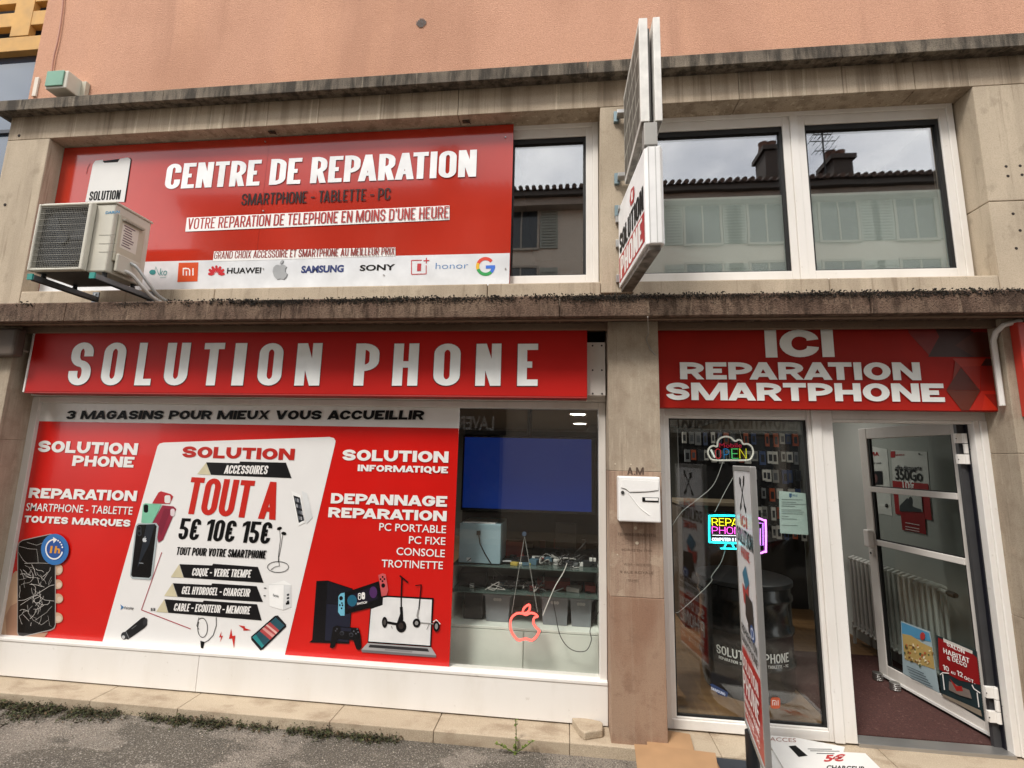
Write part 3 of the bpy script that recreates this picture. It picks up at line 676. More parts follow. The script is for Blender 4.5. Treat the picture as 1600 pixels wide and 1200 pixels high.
# printer-like steel box
b0 = P(716, 883, .3); b1 = P(783, 820, .3)
t = thing('equipment_box', 'pale blue metal equipment box standing on the upper glass shelf', 'metal box', ((b0.x+b1.x)/2, .3, s_top+.004))
BL_ = mat('9DB9C4', .45, .1, var=.04)
q = M(); q.box(b0.x, b1.x, .3, .7, s_top+.012, b1.z, BL_); q.box(b0.x+.01, b1.x-.01, .31, .69, s_top+.004, s_top+.012, DARKGAP); q.build('casing', t, .008)
d = Decal(plane(.3)); k = P(748, 832, .3)
q = M(); q.box(k.x-.014, k.x+.014, .28, .3, k.z-.018, k.z+.014, DARKGAP); q.build('power_socket', t, .003)
q = M(); q.tube([P(748, 836, .278), P(750, 850, .275), P(757, 864, .28), P(768, 882, .275)], .0045, DARKGAP, 6); q.build('power_cord', t)
d.poly([(729, 871), (736, 871), (736, 877), (729, 877)], mat('DCE3E4', .5)); d.poly([(729, 877), (736, 871), (736, 873.5), (731, 877)], mat('3A4A50', .5)); d.build('badge', t)
q = M(); q.box(b0.x+.02, b1.x-.05, .33, .58, b1.z+.001, b1.z+.006, WHITE); obj(q, 'paper_sheet', 'white paper sheets lying on top of the pale blue equipment box', 'papers')
# bins
def bin_(xa, xb, za, lab):
    y0 = .33; a = P(xa, za, y0); b = P(xb, za, y0); zb_ = dt+.002; zt_ = s_mid-.03
    t = thing('storage_bin', lab, 'storage bin', ((a.x+b.x)/2, y0, zb_), 'grey bins on the bottom shelf')
    GM = mat('80858A', .5); q = M(); x0, x1 = a.x, b.x; e = .012
    vs = [(x0+e, y0+e, zb_), (x1-e, y0+e, zb_), (x1-e, y0+.3, zb_), (x0+e, y0+.3, zb_), (x0, y0, zt_), (x1, y0, zt_), (x1, y0+.32, zt_), (x0, y0+.32, zt_)]
    q.add(vs, [(0, 3, 2, 1), (0, 1, 5, 4), (1, 2, 6, 5), (2, 3, 7, 6), (3, 0, 4, 7)], GM); q.build('tub', t)
    q = M(); rr = .008; q.tube([(x0-rr, y0-rr, zt_), (x1+rr, y0-rr, zt_), (x1+rr, y0+.32, zt_), (x0-rr, y0+.32, zt_)], .008, GM, 6, closed=True); q.build('rim', t)
    q = M(); xm_ = (x0+x1)/2; zz = zt_-.035
    for ang in range(3): q.lathe((xm_-.02+.02*ang, y0-.001, zz), [(.012, -.001), (.012, .0)], mat('B9BCBB', .6), 14, 'Y')
    q.build('sticker', t)
bin_(758, 797, 930, 'grey bin on bottom shelf, behind the neon apple and nearest the metal box')
bin_(846, 888, 940, 'grey bin on bottom shelf just right of the neon apple')
bin_(891, 925, 940, 'grey bin on bottom shelf next to the window frame')
q = M(); a = P(724, 945, .36); b = P(755, 925, .36); q.box(a.x, b.x, .36, .6, dt+.001, s_mid-.03, mat('17181A', .5)); obj(q, 'black_case', 'black box on the bottom shelf beside the grey bins', 'box', bev=.01)
# clutter on the shelves
def clutter(name, px, py, y, w, d_, h, col, lab, cat, group=None, rot=0, z=None, rough=.5):
    c = P(px, py, y); z = s_top+.005 if z is None else z
    a = R(rot); q = M()
    q.box(-w/2, w/2, -d_/2, d_/2, 0, h, mat(col, rough), xf=lambda v: Vector((c.x+v.x*math.cos(a)-v.y*math.sin(a), y+v.x*math.sin(a)+v.y*math.cos(a), z+v.z)))
    return obj(q, name, lab, cat, group, .003)
clutter('dark_tool_tray', 795, 880, .42, .16, .12, .018, '23282B', 'flat dark tray on upper glass shelf beside the blue metal box', 'tray')
clutter('repair_mat', 845, 880, .45, .17, .14, .02, '39423F', 'grey green repair mat at the middle of the upper glass shelf', 'mat')
clutter('paper_box', 841, 872, .52, .1, .05, .035, 'D9DAD8', 'small white box standing on the repair mat', 'box', rot=6)
clutter('yellow_packet', 822, 882, .36, .07, .03, .012, 'C7BC2E', 'yellow packet lying on the upper glass shelf below the neon string', 'packet', rot=15)
clutter('white_packet', 812, 881, .38, .055, .03, .01, 'E6E6E2', 'white packet lying beside the yellow packet', 'packet', rot=-20)
clutter('phone_board', 792, 884, .35, .07, .035, .008, 'B8BBBD', 'pale phone part lying on the dark tray', 'phone part', rot=10, z=s_top+.024)
clutter('red_case', 802, 856, .7, .18, .1, .12, '8E2A22', 'red tool case standing behind the metal box', 'case')
clutter('red_carton', 865, 905, .5, .26, .14, .06, '7C2B26', 'dark red flat carton on the middle glass shelf', 'carton', z=s_mid+.005)
clutter('grey_packet', 897, 907, .42, .1, .1, .035, 'A6A39C', 'pale packet beside the dark red carton on the middle shelf', 'packet', rot=-15, z=s_mid+.005)
clutter('red_packet', 922, 908, .45, .08, .12, .05, '8C3A34', 'red packet on the middle shelf at the window frame side', 'packet', z=s_mid+.005)
clutter('black_bag', 740, 912, .5, .22, .2, .1, '101113', 'black bag on the middle glass shelf under the metal box', 'bag', rot=5, z=s_mid+.005)
clutter('cable_pile_box', 790, 905, .5, .16, .14, .05, '1B1D20', 'low black box of cables on the middle shelf', 'box', z=s_mid+.005)
for k in range(46):
    top = k < 30; px_ = random.uniform(786, 918) if top else random.uniform(730, 925); y = random.uniform(.32, .62)
    w_, d2, h2 = random.uniform(.02, .09), random.uniform(.02, .07), random.uniform(.008, .045)
    clutter('spare_part', px_, 880, y, w_, d2, h2, random.choice(['17191C', '24272B', '3A3D40', 'C8C8C4', 'DCDCD8', '6E7274', '8A3A34', '4B6A7A', '101012', 'B7A24A']), ('small spare part among the clutter on the upper glass shelf' if top else 'small spare part among the clutter on the middle glass shelf'), 'spare part', ('spare parts on the upper glass shelf' if top else 'spare parts on the middle glass shelf'), rot=random.uniform(-60, 60), z=None if top else s_mid+.005)
# monitor on arm
t = thing('monitor', 'small black monitor on a bent arm behind the right end of the shelf', 'monitor', P(880, 880, .62))
a, b = P(868, 817, .6), P(900, 858, .6)
q = M(); q.box(a.x, b.x, .6, .63, b.z, a.z, mat('08080A', .3)); q.build('housing', t, .004)
q = M(); q.tube([P(886, 850, .66), P(874, 842, .66), P(880, 870, .62), (P(880, 880, .62).x, .62, s_top+.01)], .014, DARKGAP, 8); q.box(P(868, 880, .6).x, P(893, 880, .6).x, .55, .7, s_top+.005, s_top+.02, DARKGAP); q.build('arm', t)
def cable(pts, r, col, lab, name='cable', cat='cable', group=None):
    P3 = [Vector(p) for p in pts]; out = []
    for i in range(len(P3)-1):
        p0, p1, p2, p3 = P3[max(i-1, 0)], P3[i], P3[i+1], P3[min(i+2, len(P3)-1)]
        for k in range(6):
            t = k/6; out.append(.5*((2*p1)+(-p0+p2)*t+(2*p0-5*p1+4*p2-p3)*t*t+(-p0+3*p1-3*p2+p3)*t**3))
    out.append(P3[-1]); q = M(); q.tube(out, r, mat(col, .5), 6)
    return obj(q, name, lab, cat, group)
rt = random.Random(11)
for (zb0, x_a, x_b, n_, lab) in ((s_top+.012, 845, 925, 16, 'tangle of thin dark cables on the upper shelf near the monitor foot'), (s_mid+.012, 735, 850, 14, 'tangle of dark cables on the middle shelf under the metal box')):
    q = M(); xa_, xb_ = P(x_a, 880, .45).x, P(x_b, 880, .45).x
    for k in range(n_):
        pts = [Vector((rt.uniform(xa_, xb_), rt.uniform(.28, .62), zb0+rt.uniform(0, .05)))]
        for j in range(5): pts.append(Vector((min(xb_, max(xa_, pts[-1].x+rt.uniform(-.14, .14))), min(.66, max(.27, pts[-1].y+rt.uniform(-.1, .1))), zb0+rt.uniform(0, .09)*(1 if j % 2 else .2))))
        q.tube(smooth(pts, False), rt.choice((.003, .004, .0025)), mat(rt.choice(('101010', '101010', '1C1C1E', '2A2A2C', 'B5B3AE')), .5), 5)
    obj(q, 'cable_tangle', lab, 'cables')
cable([P(886, 880, .3), P(880, 895, .22), P(868, 915, .18), P(856, 942, .14), P(848, 962, .1)], .0035, 'D8D6D0', 'white cable running from the upper shelf down to the neon apple')
cable([P(817, 914, .4), P(835, 916, .4), P(858, 925, .38), P(872, 922, .38), P(880, 919, .4)], .004, 'B9BBB8', 'white cable lying along the middle glass shelf')
cable([P(864, 938, .3), P(868, 960, .18), P(876, 995, .15), P(893, 1015, .15), P(915, 1017, .15), P(924, 1000, .15), P(922, 985, .16), P(930, 965, .18), P(936, 955, .2)], .003, '101010', 'thin black cable looping over the pale cabinet doors')
cable([P(930, 895, .3), P(934, 915, .2), P(936, 940, .2)], .004, '1A1A1A', 'black cable hanging close to the window frame')
for i, (pa, pb, pc) in enumerate((((895, 868), (905, 858), (916, 846)), ((870, 878), (880, 872), (900, 874)), ((858, 876), (868, 884), (890, 886)), ((905, 880), (912, 868), (925, 872)), ((858, 874), (864, 870), (873, 872)))):
    cable([P(*pa, .45), P(*pb, .42), P(*pc, .45)], .004, ('151515', 'C9C9C5', '121212', '191919', 'BDBDB8')[i], ('black cable rising towards the white plug', 'pale cable under the monitor arm', 'black cable in front of the monitor foot', 'black cable by the power strip', 'pale cable end beside the repair mat')[i])
clutter('power_strip', 922, 874, .42, .11, .07, .04, '26282A', 'black power strip with white plugs at the end of the shelf', 'power strip')
clutter('white_plug', 926, 868, .40, .05, .03, .025, 'E2E2DE', 'white plug sitting on the black power strip', 'plug', z=s_top+.046)
clutter('white_charger', 908, 868, .40, .03, .03, .03, 'DEDEDA', 'white charger cube beside the power strip', 'charger')
# back wall tools rack, faint
q = M(); bw = P(720, 860, 1.5); br = P(935, 860, 1.5)
q.box(bw.x, br.x+.3, 1.5, 1.52, FZ, 2.13, mat('2B2C29', .8)); q.build('workshop_wall', B)
for i in range(9):
    x = bw.x+.25+i*.14; h = random.uniform(.08, .2); z = P(800, 835, 1.45).z-random.uniform(0, .1)
    q = M(); q.box(x, x+.02+random.random()*.05, 1.46, 1.495, z-h, z, mat(random.choice(['15161A', '2A2A2C', '7A7A76', '5A2320', '303A44']), .5)); obj(q, 'hanging_tool', 'dark tool hanging on the workshop wall behind the counter', 'tool', 'tools hanging on the workshop wall', .002)

# ---------------------------------------------------------------- neon signs
def neon_tube(pts, r, col, e, closed=False, m=None):
    q = M(); q.tube(pts, r, mat(col, .4, emit=e), 8, closed=closed); return q
NY = .075
def ap(x, y): return P(710+x/5.7125, 790+y/5.7143, NY)
apple = [(640, 975), (600, 962), (555, 965), (512, 1000), (498, 1060), (510, 1125), (545, 1180), (575, 1202), (610, 1195), (640, 1190), (690, 1203), (728, 1175), (752, 1135), (756, 1115), (722, 1080), (704, 1040), (715, 1000), (742, 990), (715, 965), (675, 960)]
t = thing('neon_sign', 'salmon lit apple outline neon on clear backing, hanging by two strings', 'neon sign', ap(630, 1080))
q = M(); ctr = Vector(ap(628, 1085)); bk = [ctr+(Vector(ap(*p))-ctr)*1.17+Vector((0, .012, 0)) for p in apple]
q.prism(smooth(bk), (0, .004, 0), CLEAR); q.build('clear_backing', t)
neon_tube(smooth([ap(*p) for p in apple]), .008, 'FF5A50', .9, True).build('neon_tube', t)
neon_tube(smooth([ap(*p) for p in ((612, 958), (622, 915), (668, 885), (672, 925), (648, 955))]), .0075, 'FF5A50', .9, True).build('neon_tube', t)
q = M(); q.prism(smooth([Vector(ap(x, y))+Vector((0, .012, 0)) for x, y in ((590, 960), (600, 890), (650, 850), (705, 870), (700, 940))]), (0, .004, 0), CLEAR); q.build('clear_backing', t)
q = M()
for a, b in (((625, 280), (512, 960)), ((628, 280), (742, 950))): q.tube([ap(*a), ap(*b)], .0022, mat('A8A8A4', .4), 5)
q.build('string', t)
q = M(); q.lathe(Vector(ap(625, 250)), [(.016, -.02), (.016, -.012)], mat('4A5F78', .3), 16, 'Y'); q.build('suction_hook', t)

def cl(x, y): return P(1095+x/14.545, 670+y/14.55, NY)
cloud = [(370, 400), (385, 290), (450, 210), (570, 175), (680, 200), (745, 260), (795, 280), (850, 250), (920, 270), (965, 345), (1060, 345), (1150, 400), (1190, 520), (1160, 640), (1070, 710), (700, 715), (300, 710), (200, 640), (160, 530), (200, 430), (280, 385)]
t = thing('neon_sign', 'cloud shaped open neon sign with coloured letters hanging behind the glass', 'neon sign', cl(650, 450))
neon_tube(smooth([cl(*p) for p in cloud]), .006, 'E4DED2', .18, True).build('neon_outline', t)
q = M(); ctr = Vector(cl(680, 470)); q.prism([ctr+(Vector(p)-ctr)*1.07+Vector((0, .012, 0)) for p in smooth([cl(*p) for p in cloud])], (0, .003, 0), CLEAR); q.build('clear_backing', t)
d = Decal(plane(NY-.006))
def clp(x, y): return (1095+x/14.545, 670+y/14.55)
for ch, x0, x1, col in (('O', 330, 465, 'C02A30'), ('P', 525, 650, '1E6FA8'), ('E', 700, 860, '4FBF6A'), ('N', 880, 1045, 'C9C21C')):
    d.text(ch, clp(x0, 680), clp(x1, 680), 230/14.55, mat(col, .4, emit=.35), 'neon')
d.sans('Mobile', clp(420, 425), clp(930, 425), 100/14.55, mat('B01C38', .4, emit=.25), .0)
d.poly([clp(205, 480), clp(245, 460), clp(335, 645), clp(300, 665)], mat('DADFD5', .4, emit=.3))
d.build('neon_lettering', t)
q = M(); q.tube([cl(350, 330), cl(450, 40), cl(470, -60)], .002, mat('9A9A96', .5), 5); q.tube([cl(960, 330), cl(880, 20)], .002, mat('9A9A96', .5), 5); q.build('string', t)
cable([cl(510, 730), P(1115, 757, NY), P(1090, 780, NY), P(1065, 800, NY), P(1050, 822, .06)], .0022, 'CFCFCB', 'thin pale wire sagging from the neon cloud to the frame', 'wire', 'wire')
cable([P(1146, 745, NY), P(1132, 770, NY), P(1117, 800, NY)], .0022, 'CFCFCB', 'thin pale wire from the neon cloud down to the repair neon', 'wire', 'wire')

def rp(x, y): return P(1030+x/5, 640+y/5, NY)
def rpp(x, y): return (1030+x/5, 640+y/5)
t = thing('neon_sign', 'lit neon monitor sign reading repair phone in cyan, yellow and pink', 'neon sign', rp(610, 950))
q = M(); q.box(rp(376, 800).x, rp(848, 800).x, NY+.012, NY+.016, rp(600, 1100).z, rp(600, 800).z, CLEAR); q.build('clear_backing', t)
neon_tube(smooth([rp(*p) for p in ((400, 830), (500, 828), (690, 832), (700, 840), (700, 1035), (690, 1045), (500, 1040), (400, 1035), (392, 1020), (392, 845))], True, 3), .006, '22E3EE', 1.6, True).build('neon_tube', t)
neon_tube([rp(*p) for p in ((525, 1045), (505, 1085), (480, 1085), (620, 1088), (590, 1088), (570, 1048))], .005, '22E3EE', 1.6).build('neon_tube', t)
neon_tube(smooth([rp(*p) for p in ((740, 862), (820, 866), (832, 880), (834, 1095), (825, 1110), (740, 1108))], True, 3), .006, 'F07CFF', 1.6, True).build('neon_tube', t)
neon_tube([rp(*p) for p in ((760, 885), (810, 888), (812, 1060), (790, 1060), (790, 930), (775, 930), (775, 1060))], .003, 'C07CE8', 1.2).build('neon_tube', t)
d = Decal(plane(NY-.006))
d.text('REPAIR', rpp(412, 905), rpp(690, 912), 11.6, mat('FFF02A', .4, emit=1.4), 'neon'); d.text('PHONE', rpp(412, 968), rpp(690, 975), 11, mat('FF5AD8', .4, emit=1.4), 'neon')
d.text('COMPUTER & MOBILE', rpp(412, 1025), rpp(690, 1030), 5, mat('E8F4FF', .4, emit=1.3), 'mid')
d.line([rpp(412, 980), rpp(690, 986)], .8, mat('F0F0F0', .4, emit=1)); d.build('neon_lettering', t)
cable([P(1133, 860, .09), P(1126, 880, .09), P(1112, 900, .09), P(1111, 909, .09), P(1085, 935, .09), P(1062, 955, .08), P(1056, 957, .06)], .0022, 'BFC3C0', 'thin pale wire sagging from the repair neon to the frame', 'wire', 'wire')
# notice sheet on the glass
t = thing('notice', 'pale green printed notice taped inside the glass near the shop door', 'notice', P(1240, 835, .05))
q = M(); c4 = [P(1217, 767, .05), P(1261, 771, .05), P(1265, 836, .05), P(1219, 833, .05)]; q.prism(c4, (0, .0008, 0), mat('BCD0C9', .6, var=.05, scale=9)); q.build('sheet', t)
d = Decal(plane(.05)); bk_ = mat('3E4A4C', .7)
d.poly([(1233, 771), (1237, 771), (1237, 776), (1235, 778), (1233, 776)], mat('2E5D86', .6)); d.text('VILLE', (1238, 775.5), (1246, 776), 3, mat('2E5D86', .6), 'mid')
for k, (y, x1) in enumerate(((780, 1254), (784, 1244), (787, 1259), (790, 1242), (796, 1252), (799, 1256), (802, 1254), (806, 1232), (810, 1245), (820, 1246))):
    d.poly([(1221, y), (x1, y+.8), (x1, y+1.4), (1221, y+.6)], bk_)
d.build('printed_lines', t)

# drum shaped counter
dc = PZ(1163, 1096, FZ); DR = .31; dc = Vector((dc.x+.0, .72, 0)); lx_ = P(1095, 1000, .72).x; rx_ = P(1236, 1000, .72).x
dc.x = (lx_+rx_)/2; DR = (rx_-lx_)/2*.97
DRM = mat('0B0C0D', .25, var=.05, coat=.3); zt_ = P(1165, 905, .72).z
t = thing('drum_counter', 'black drum shaped counter with white shop lettering standing behind the glass', 'counter', (dc.x, dc.y, FZ))
prof = [(DR*.93, 0), (DR*.96, .02), (DR, .1)]; hh = zt_-FZ
for k in range(3):
    z = hh*(k+1)/3.4; prof += [(DR, z-.03), (DR+.013, z-.012), (DR+.013, z+.012), (DR, z+.03)]
prof += [(DR, hh-.02), (DR-.01, hh)]
q = M(); q.lathe((dc.x, dc.y, FZ), prof, DRM, 56); q.build('drum', t)
d = Decal(lambda a, b: Vector((dc.x+(DR+.016)*math.sin(a), dc.y-(DR+.016)*math.cos(a), b)), (0, 0, 0), 0)
# the lettering is wrapped round the drum in short pieces
def drum_text(s, a0, a1, z, h, m):
    w, sx, sy, gap, rx2, ry2, sl = FONTS['mid']; x = 0; gs = []
    for ch in s:
        if ch == ' ': x += .5; continue
        Wg, ps = glyph(ch, w, sx, sy, rx2, ry2); gs.append((x, ps)); x += Wg+gap
    for x0, ps in gs:
        for kind, *qq in ps:
            def tr(v):
                a = a0+(a1-a0)*(v.x+x0)/x; rr = DR+.0155
                return Vector((dc.x+rr*math.sin(a), dc.y-rr*math.cos(a), z+v.y*h))
            if kind == 'strip':
                A, B_ = qq; n = len(A); d.m.add([tr(v) for v in A]+[tr(v) for v in B_], [(k, k+1, n+k+1, n+k) for k in range(n-1)], m)
            else: d.m.add([tr(v) for v in qq[0]], [tuple(range(len(qq[0])))], m)
zz = P(1165, 1033, dc.y-DR).z
drum_text('SOLUTION PHONE', -.95, .62, zz, .062, WHITE); drum_text('REPARATION SMARTPHONE - TABLETTE - PC', -.9, .58, zz-.035, .02, WHITE)
d.build('lettering', t)
q = M(); q.lathe((dc.x, dc.y, zt_), [(DR+.02, 0), (DR+.02, .03), (DR, .035)], mat('1A1B1D', .3), 48); q.build('counter_top', t)
# sticker on the inside: orange square, blue word on glass
d = Decal(plane(.03)); tt = thing('sticker', 'rounded orange phone maker sticker low on the shop glass', 'sticker', P(1211, 1098, .03))
OR = mat('D2603A', .5)
d.rrect(1204, 1089.5, 1219, 1107, 4, OR)
def mi_logo(d, x, y, w, h, m, dy=0):
    d.line([(x, y), (x, y-h), (x+w*.30, y-h+dy)], w*.11, m); d.line([(x, y-h*.94), (x+w*.52, y-h*.94), (x+w*.62, y-h*.75), (x+w*.62, y)], w*.12, m); d.line([(x+w*.31, y), (x+w*.31, y-h*.62)], w*.12, m); d.line([(x+w*.95, y), (x+w*.95, y-h)], w*.12, m)
mi_logo(d, 1207, 1102, 9, 8, WHITE); d.build('emblem', tt)
d = Decal(plane(.03)); tt = thing('sticker', 'small blue and white word sticker low on the shop glass', 'sticker', P(1122, 1078, .03))
d.poly([(1109, 1069), (1113, 1068), (1138, 1082), (1136, 1089), (1122, 1085)], mat('26385E', .5)); d.text('SAMSUNG', (1111, 1077), (1133, 1087), 4.5, mat('C9D2E6', .5), 'mid', up=Vector((0, 0, .017))); d.build('lettering', tt)
# accessory wall
q = M(); WY = 2.9; aw0 = P(1060, 700, WY).x; aw1 = IX1-.02
q.box(aw0, aw1, WY, WY+.05, FZ, 2.27, mat('24211F', .8)); q.build('pegboard_wall', B)
cols = ['D9D6CF', 'C7C4BD', '8A8B8D', '2B2D33', 'B8552F', 'E3E0D8', '3A4E78', '9C9A95']
proto = None
for row in range(6):
    z = 2.23-row*.225
    for k in range(23):
        x = aw0+.07+k*.083+random.uniform(-.01, .01)
        if x > aw1-.06 or random.random() < .12: continue
        w = random.uniform(.045, .075); h = random.uniform(.12, .17); yy = WY-.06-random.random()*.1
        if x < aw0+.8 and row > 1: continue
        c = random.choice(cols)
        q = M(); q.box(x-w/2, x+w/2, yy, yy+.02, z-h, z, mat(c, .35)); q.box(x-w*.3, x+w*.3, yy-.001, yy, z-h*.8, z-h*.25, mat(random.choice(['1A1B1F', '2D3138', '555960']), .3)); q.tube([(x, yy+.01, z), (x, WY, z+.012)], .002, ALU, 4)
        obj(q, 'accessory_pack', 'small boxed phone accessory hanging in rows on the dark wall rack', 'accessory pack', 'accessory packs hanging on the wall rack')
# counter with goods behind
cx0 = P(1065, 800, 2.0).x; cx1 = P(1165, 800, 2.0).x
t = thing('sales_counter', 'low wooden sales counter deep inside behind the neon signs', 'counter', ((cx0+cx1)/2, 2.0, FZ))
q = M(); q.box(cx0, cx1, 2.0, 2.5, FZ, P(1100, 790, 2.0).z, mat('4A3B2C', .6)); q.build('body', t, .005)
q = M(); q.box(cx0-.03, cx1+.03, 1.97, 2.52, P(1100, 790, 2.0).z+.001, P(1100, 784, 2.0).z, mat('8C7C66', .4)); q.build('counter_top', t, .005)
# chair like dark blob of stools: office chair
# radiator on the side wall
ra = PX(1332, 866, IX1-.10); rb = PX(1474, 921, IX1-.10); rz0 = PX(1338, 985, IX1-.1).z
t = thing('radiator', 'white column radiator on the side wall behind the open glass door', 'radiator', (IX1-.1, rb.y, FZ))
ya, yb = rb.y, ra.y; n = int((yb-ya)/.062); RW = mat('CFCFC9', .4); rt = (ra.z+rb.z)/2; rz0 = max(FZ+.12, rt-.66)
for i in range(n):
    y = ya+(i+.5)*(yb-ya)/n; q = M()
    for dx in (-.035, .035): q.tube([(IX1-.11+dx, y, rz0+.02), (IX1-.11+dx, y, rt-.02)], .0125, RW, 8)
    q.tube([(IX1-.155, y, rt-.02), (IX1-.11, y, rt), (IX1-.065, y, rt-.02)], .019, RW, 8); q.tube([(IX1-.155, y, rz0+.02), (IX1-.11, y, rz0), (IX1-.065, y, rz0+.02)], .019, RW, 8)
    q.build('column', t)
q = M(); q.tube([(IX1-.11, ya-.05, rt-.03), (IX1-.11, yb, rt-.03)], .017, RW, 8); q.tube([(IX1-.11, ya-.05, rz0+.03), (IX1-.11, yb+.06, rz0+.03), (IX1-.11, yb+.06, FZ)], .015, RW, 8); q.build('pipe', t)
q = M(); q.lathe((IX1-.11, ya-.09, rt-.03), [(.018, -.04), (.022, -.02), (.022, .02), (.014, .04)], mat('4A4A48', .5), 16, 'Y'); q.build('valve', t)
# posters on the side wall behind the door
def side(a, b): return PX(a, b, IX1-.004)
def wall_poster(name, corners, col, lab):
    t = thing(name, lab, 'poster', side(*corners[3])); q = M(); q.prism([side(*c) for c in corners], (.002, 0, 0), mat(col, .45)); q.build('sheet', t); return t
u3 = Vector((0, 0, 1))
def ST(d, s, a, b, h, m, f='mid'): d.text(s, a, b, h, m, f, up=u3*(side(*a)-side(a[0], a[1]-h)).length)
t = wall_poster('poster', [(1354, 696), (1386, 702), (1394, 806), (1360, 800)], 'D3D2CC', 'white phone plan poster with a red and black heading on the side wall')
d = Decal(side, (-1, 0, 0), .003); ST(d, 'SYMA', (1347, 712), (1374, 712.5), 6, mat('A02020', .5)); ST(d, 'EN BONNE FORME', (1356, 725), (1378, 724.5), 2, mat('222222', .5))
d.poly([(1356, 736), (1379, 736), (1380, 757), (1355, 758)], mat('16171B', .4)); d.ell(1361, 747, 3.5, 7, mat('6F7A84', .4)); d.ell(1369, 748, 3, 7, mat('77504E', .4)); d.ell(1386, 790, 2.5, 3, mat('111111', .5)); d.build('printing', t)
t = wall_poster('poster', [(1392, 703), (1448, 706), (1457, 813), (1398, 802)], 'C9C8C2', 'white and red poster reading 350Go on the side wall behind the door')
d = Decal(side, (-1, 0, 0), .003); d.poly([(1392, 705), (1399, 705), (1399, 715), (1392, 715)], mat('A3191E', .5)); ST(d, 'MOBILE', (1400, 712), (1414, 712), 2.5, mat('A3191E', .5)); ST(d, 'L', (1436, 711), (1442, 711), 3, mat('222222', .5))
d.sans('offre d\u00e9couverte', (1400, 734), (1441, 735), 4.2, mat('1A1A1A', .5), .02, up=u3*.04); d.sans('350Go', (1400, 749), (1443, 752), 11, mat('141414', .5), .03, up=u3*.095)
d.poly([(1395, 751), (1451, 756), (1457, 813), (1400, 803)], mat('9E1418', .5)); d.sans('10\u20ac', (1412, 766), (1431, 768), 9, WHITE, .02, up=u3*.085); d.build('printing', t)
t = wall_poster('poster', [(1405, 770), (1443, 774), (1448, 835), (1411, 828)], '8B1519', 'dark red flyer overlapping the foot of the 350Go poster')
t.location.x -= .006
d = Decal(side, (-1, 0, 0), .012); d.poly([(1406, 771), (1442, 775), (1444, 800), (1408, 799)], mat('B9BAB4', .5)); d.poly([(1408, 790), (1420, 778), (1430, 792), (1442, 796), (1443, 800), (1408, 799)], mat('33383A', .5)); d.ell(1425, 785, 4, 9, mat('2A2E30', .5))
for y in (816, 822, 826): d.poly([(1417, y), (1439, y+4), (1439, y+5.2), (1417, y+1.2)], mat('D8C9C6', .5))
d.build('printing', t)
# posters on the door glass
t = thing('door_poster', 'pale blue village festival poster on the lower glass of the open door', 'poster', on_leaf(1430, 1080))
nl = n_leaf
q = M(); q.prism([on_leaf(*c)+nl*.0 for c in ((1407.5, 970), (1453, 987), (1468, 1083), (1411, 1052))], -nl*.001, mat('9FB2B8', .5, var=.04)); q.build('sheet', t)
def LF(dd=0): return lambda a, b: on_leaf(a, b)
d = Decal(LF(), nl, .002)
d.poly([(1408.5, 972), (1452, 989), (1455, 1003), (1410, 992)], mat('4E8FB5', .5)); d.poly([(1410, 990), (1424, 993), (1440, 1004), (1457, 1012), (1461, 1046), (1414, 1030)], mat('B49A5E', .5))
for k in range(46):
    x = random.uniform(1413, 1457); y = 996+(x-1410)*.45+random.uniform(0, 30)
    d.poly([(x, y), (x+random.uniform(1.5, 4), y+.8), (x+random.uniform(1.5, 3), y+random.uniform(2, 6)), (x, y+random.uniform(2, 5))], mat(random.choice(['D8C79A', '8A6A3A', '6B4A2C', 'E6DDBF', 'B0603A', '3F5A3A', 'C9A457']), .5))
d.ell(1443, 994, 4, 6, mat('B03A35', .5)); 
for k in range(5): d.poly([(1418+k*2, 1040+k*5), (1445+k*3.5, 1052+k*5.2), (1445+k*3.5, 1053.4+k*5.2), (1418+k*2, 1041+k*5)], mat('4E5A62', .6))
d.build('printing', t)
t = thing('door_poster', 'dark red home fair poster reading salon habitat and deco on the door glass', 'poster', on_leaf(1505, 1110))
q = M(); q.prism([on_leaf(*c) for c in ((1462.5, 992), (1527, 1018), (1540, 1128), (1471, 1086))], -nl*.001, mat('1E3034', .45)); q.build('sheet', t)
d = Decal(LF(), nl, .002)
d.poly([(1466, 996), (1518, 1020), (1527, 1028), (1532, 1070), (1500, 1063), (1468, 1046)], mat('8E1216', .5)); d.poly([(1474, 997), (1520, 1017), (1520, 1022), (1475, 1003)], mat('CFCBC4', .5))
def LT(s, a, b, h, m=WHITE): d.text(s, a, b, h, m, 'mid', up=u3*(on_leaf(a[0], a[1])-on_leaf(a[0], a[1]-h)).length)
LT('SALON', (1480, 1009), (1508, 1022), 6); LT('HABITAT', (1475, 1020), (1516, 1037), 7.5); LT('&', (1481, 1030), (1486, 1033), 5.5); LT('DECO', (1489, 1033), (1512, 1043.5), 6.5)
LT('10', (1475, 1046), (1484, 1050), 7.5); LT('AU', (1487, 1052), (1494, 1055), 4); LT('12', (1497, 1055), (1506, 1059), 7.5); LT('OCT.', (1508, 1061), (1525, 1069), 5)
d.line([(1470, 1054), (1474, 1051), (1484, 1052)], 1.6, WHITE); d.line([(1474, 1053), (1477, 1078)], 1.6, WHITE); d.line([(1520, 1070), (1523, 1076), (1533, 1083)], 1.6, WHITE); d.line([(1528, 1082), (1531, 1105)], 1.6, WHITE)
d.poly([(1484, 1064), (1500, 1072), (1516, 1078), (1520, 1092), (1500, 1086), (1484, 1078)], mat('7B6F68', .5)); d.poly([(1485, 1060), (1496, 1072), (1504, 1072), (1506, 1080), (1496, 1080)], mat('A3231F', .5)); d.poly([(1474, 1084), (1534, 1110), (1536, 1120), (1474, 1088)], mat('8A7F70', .5))
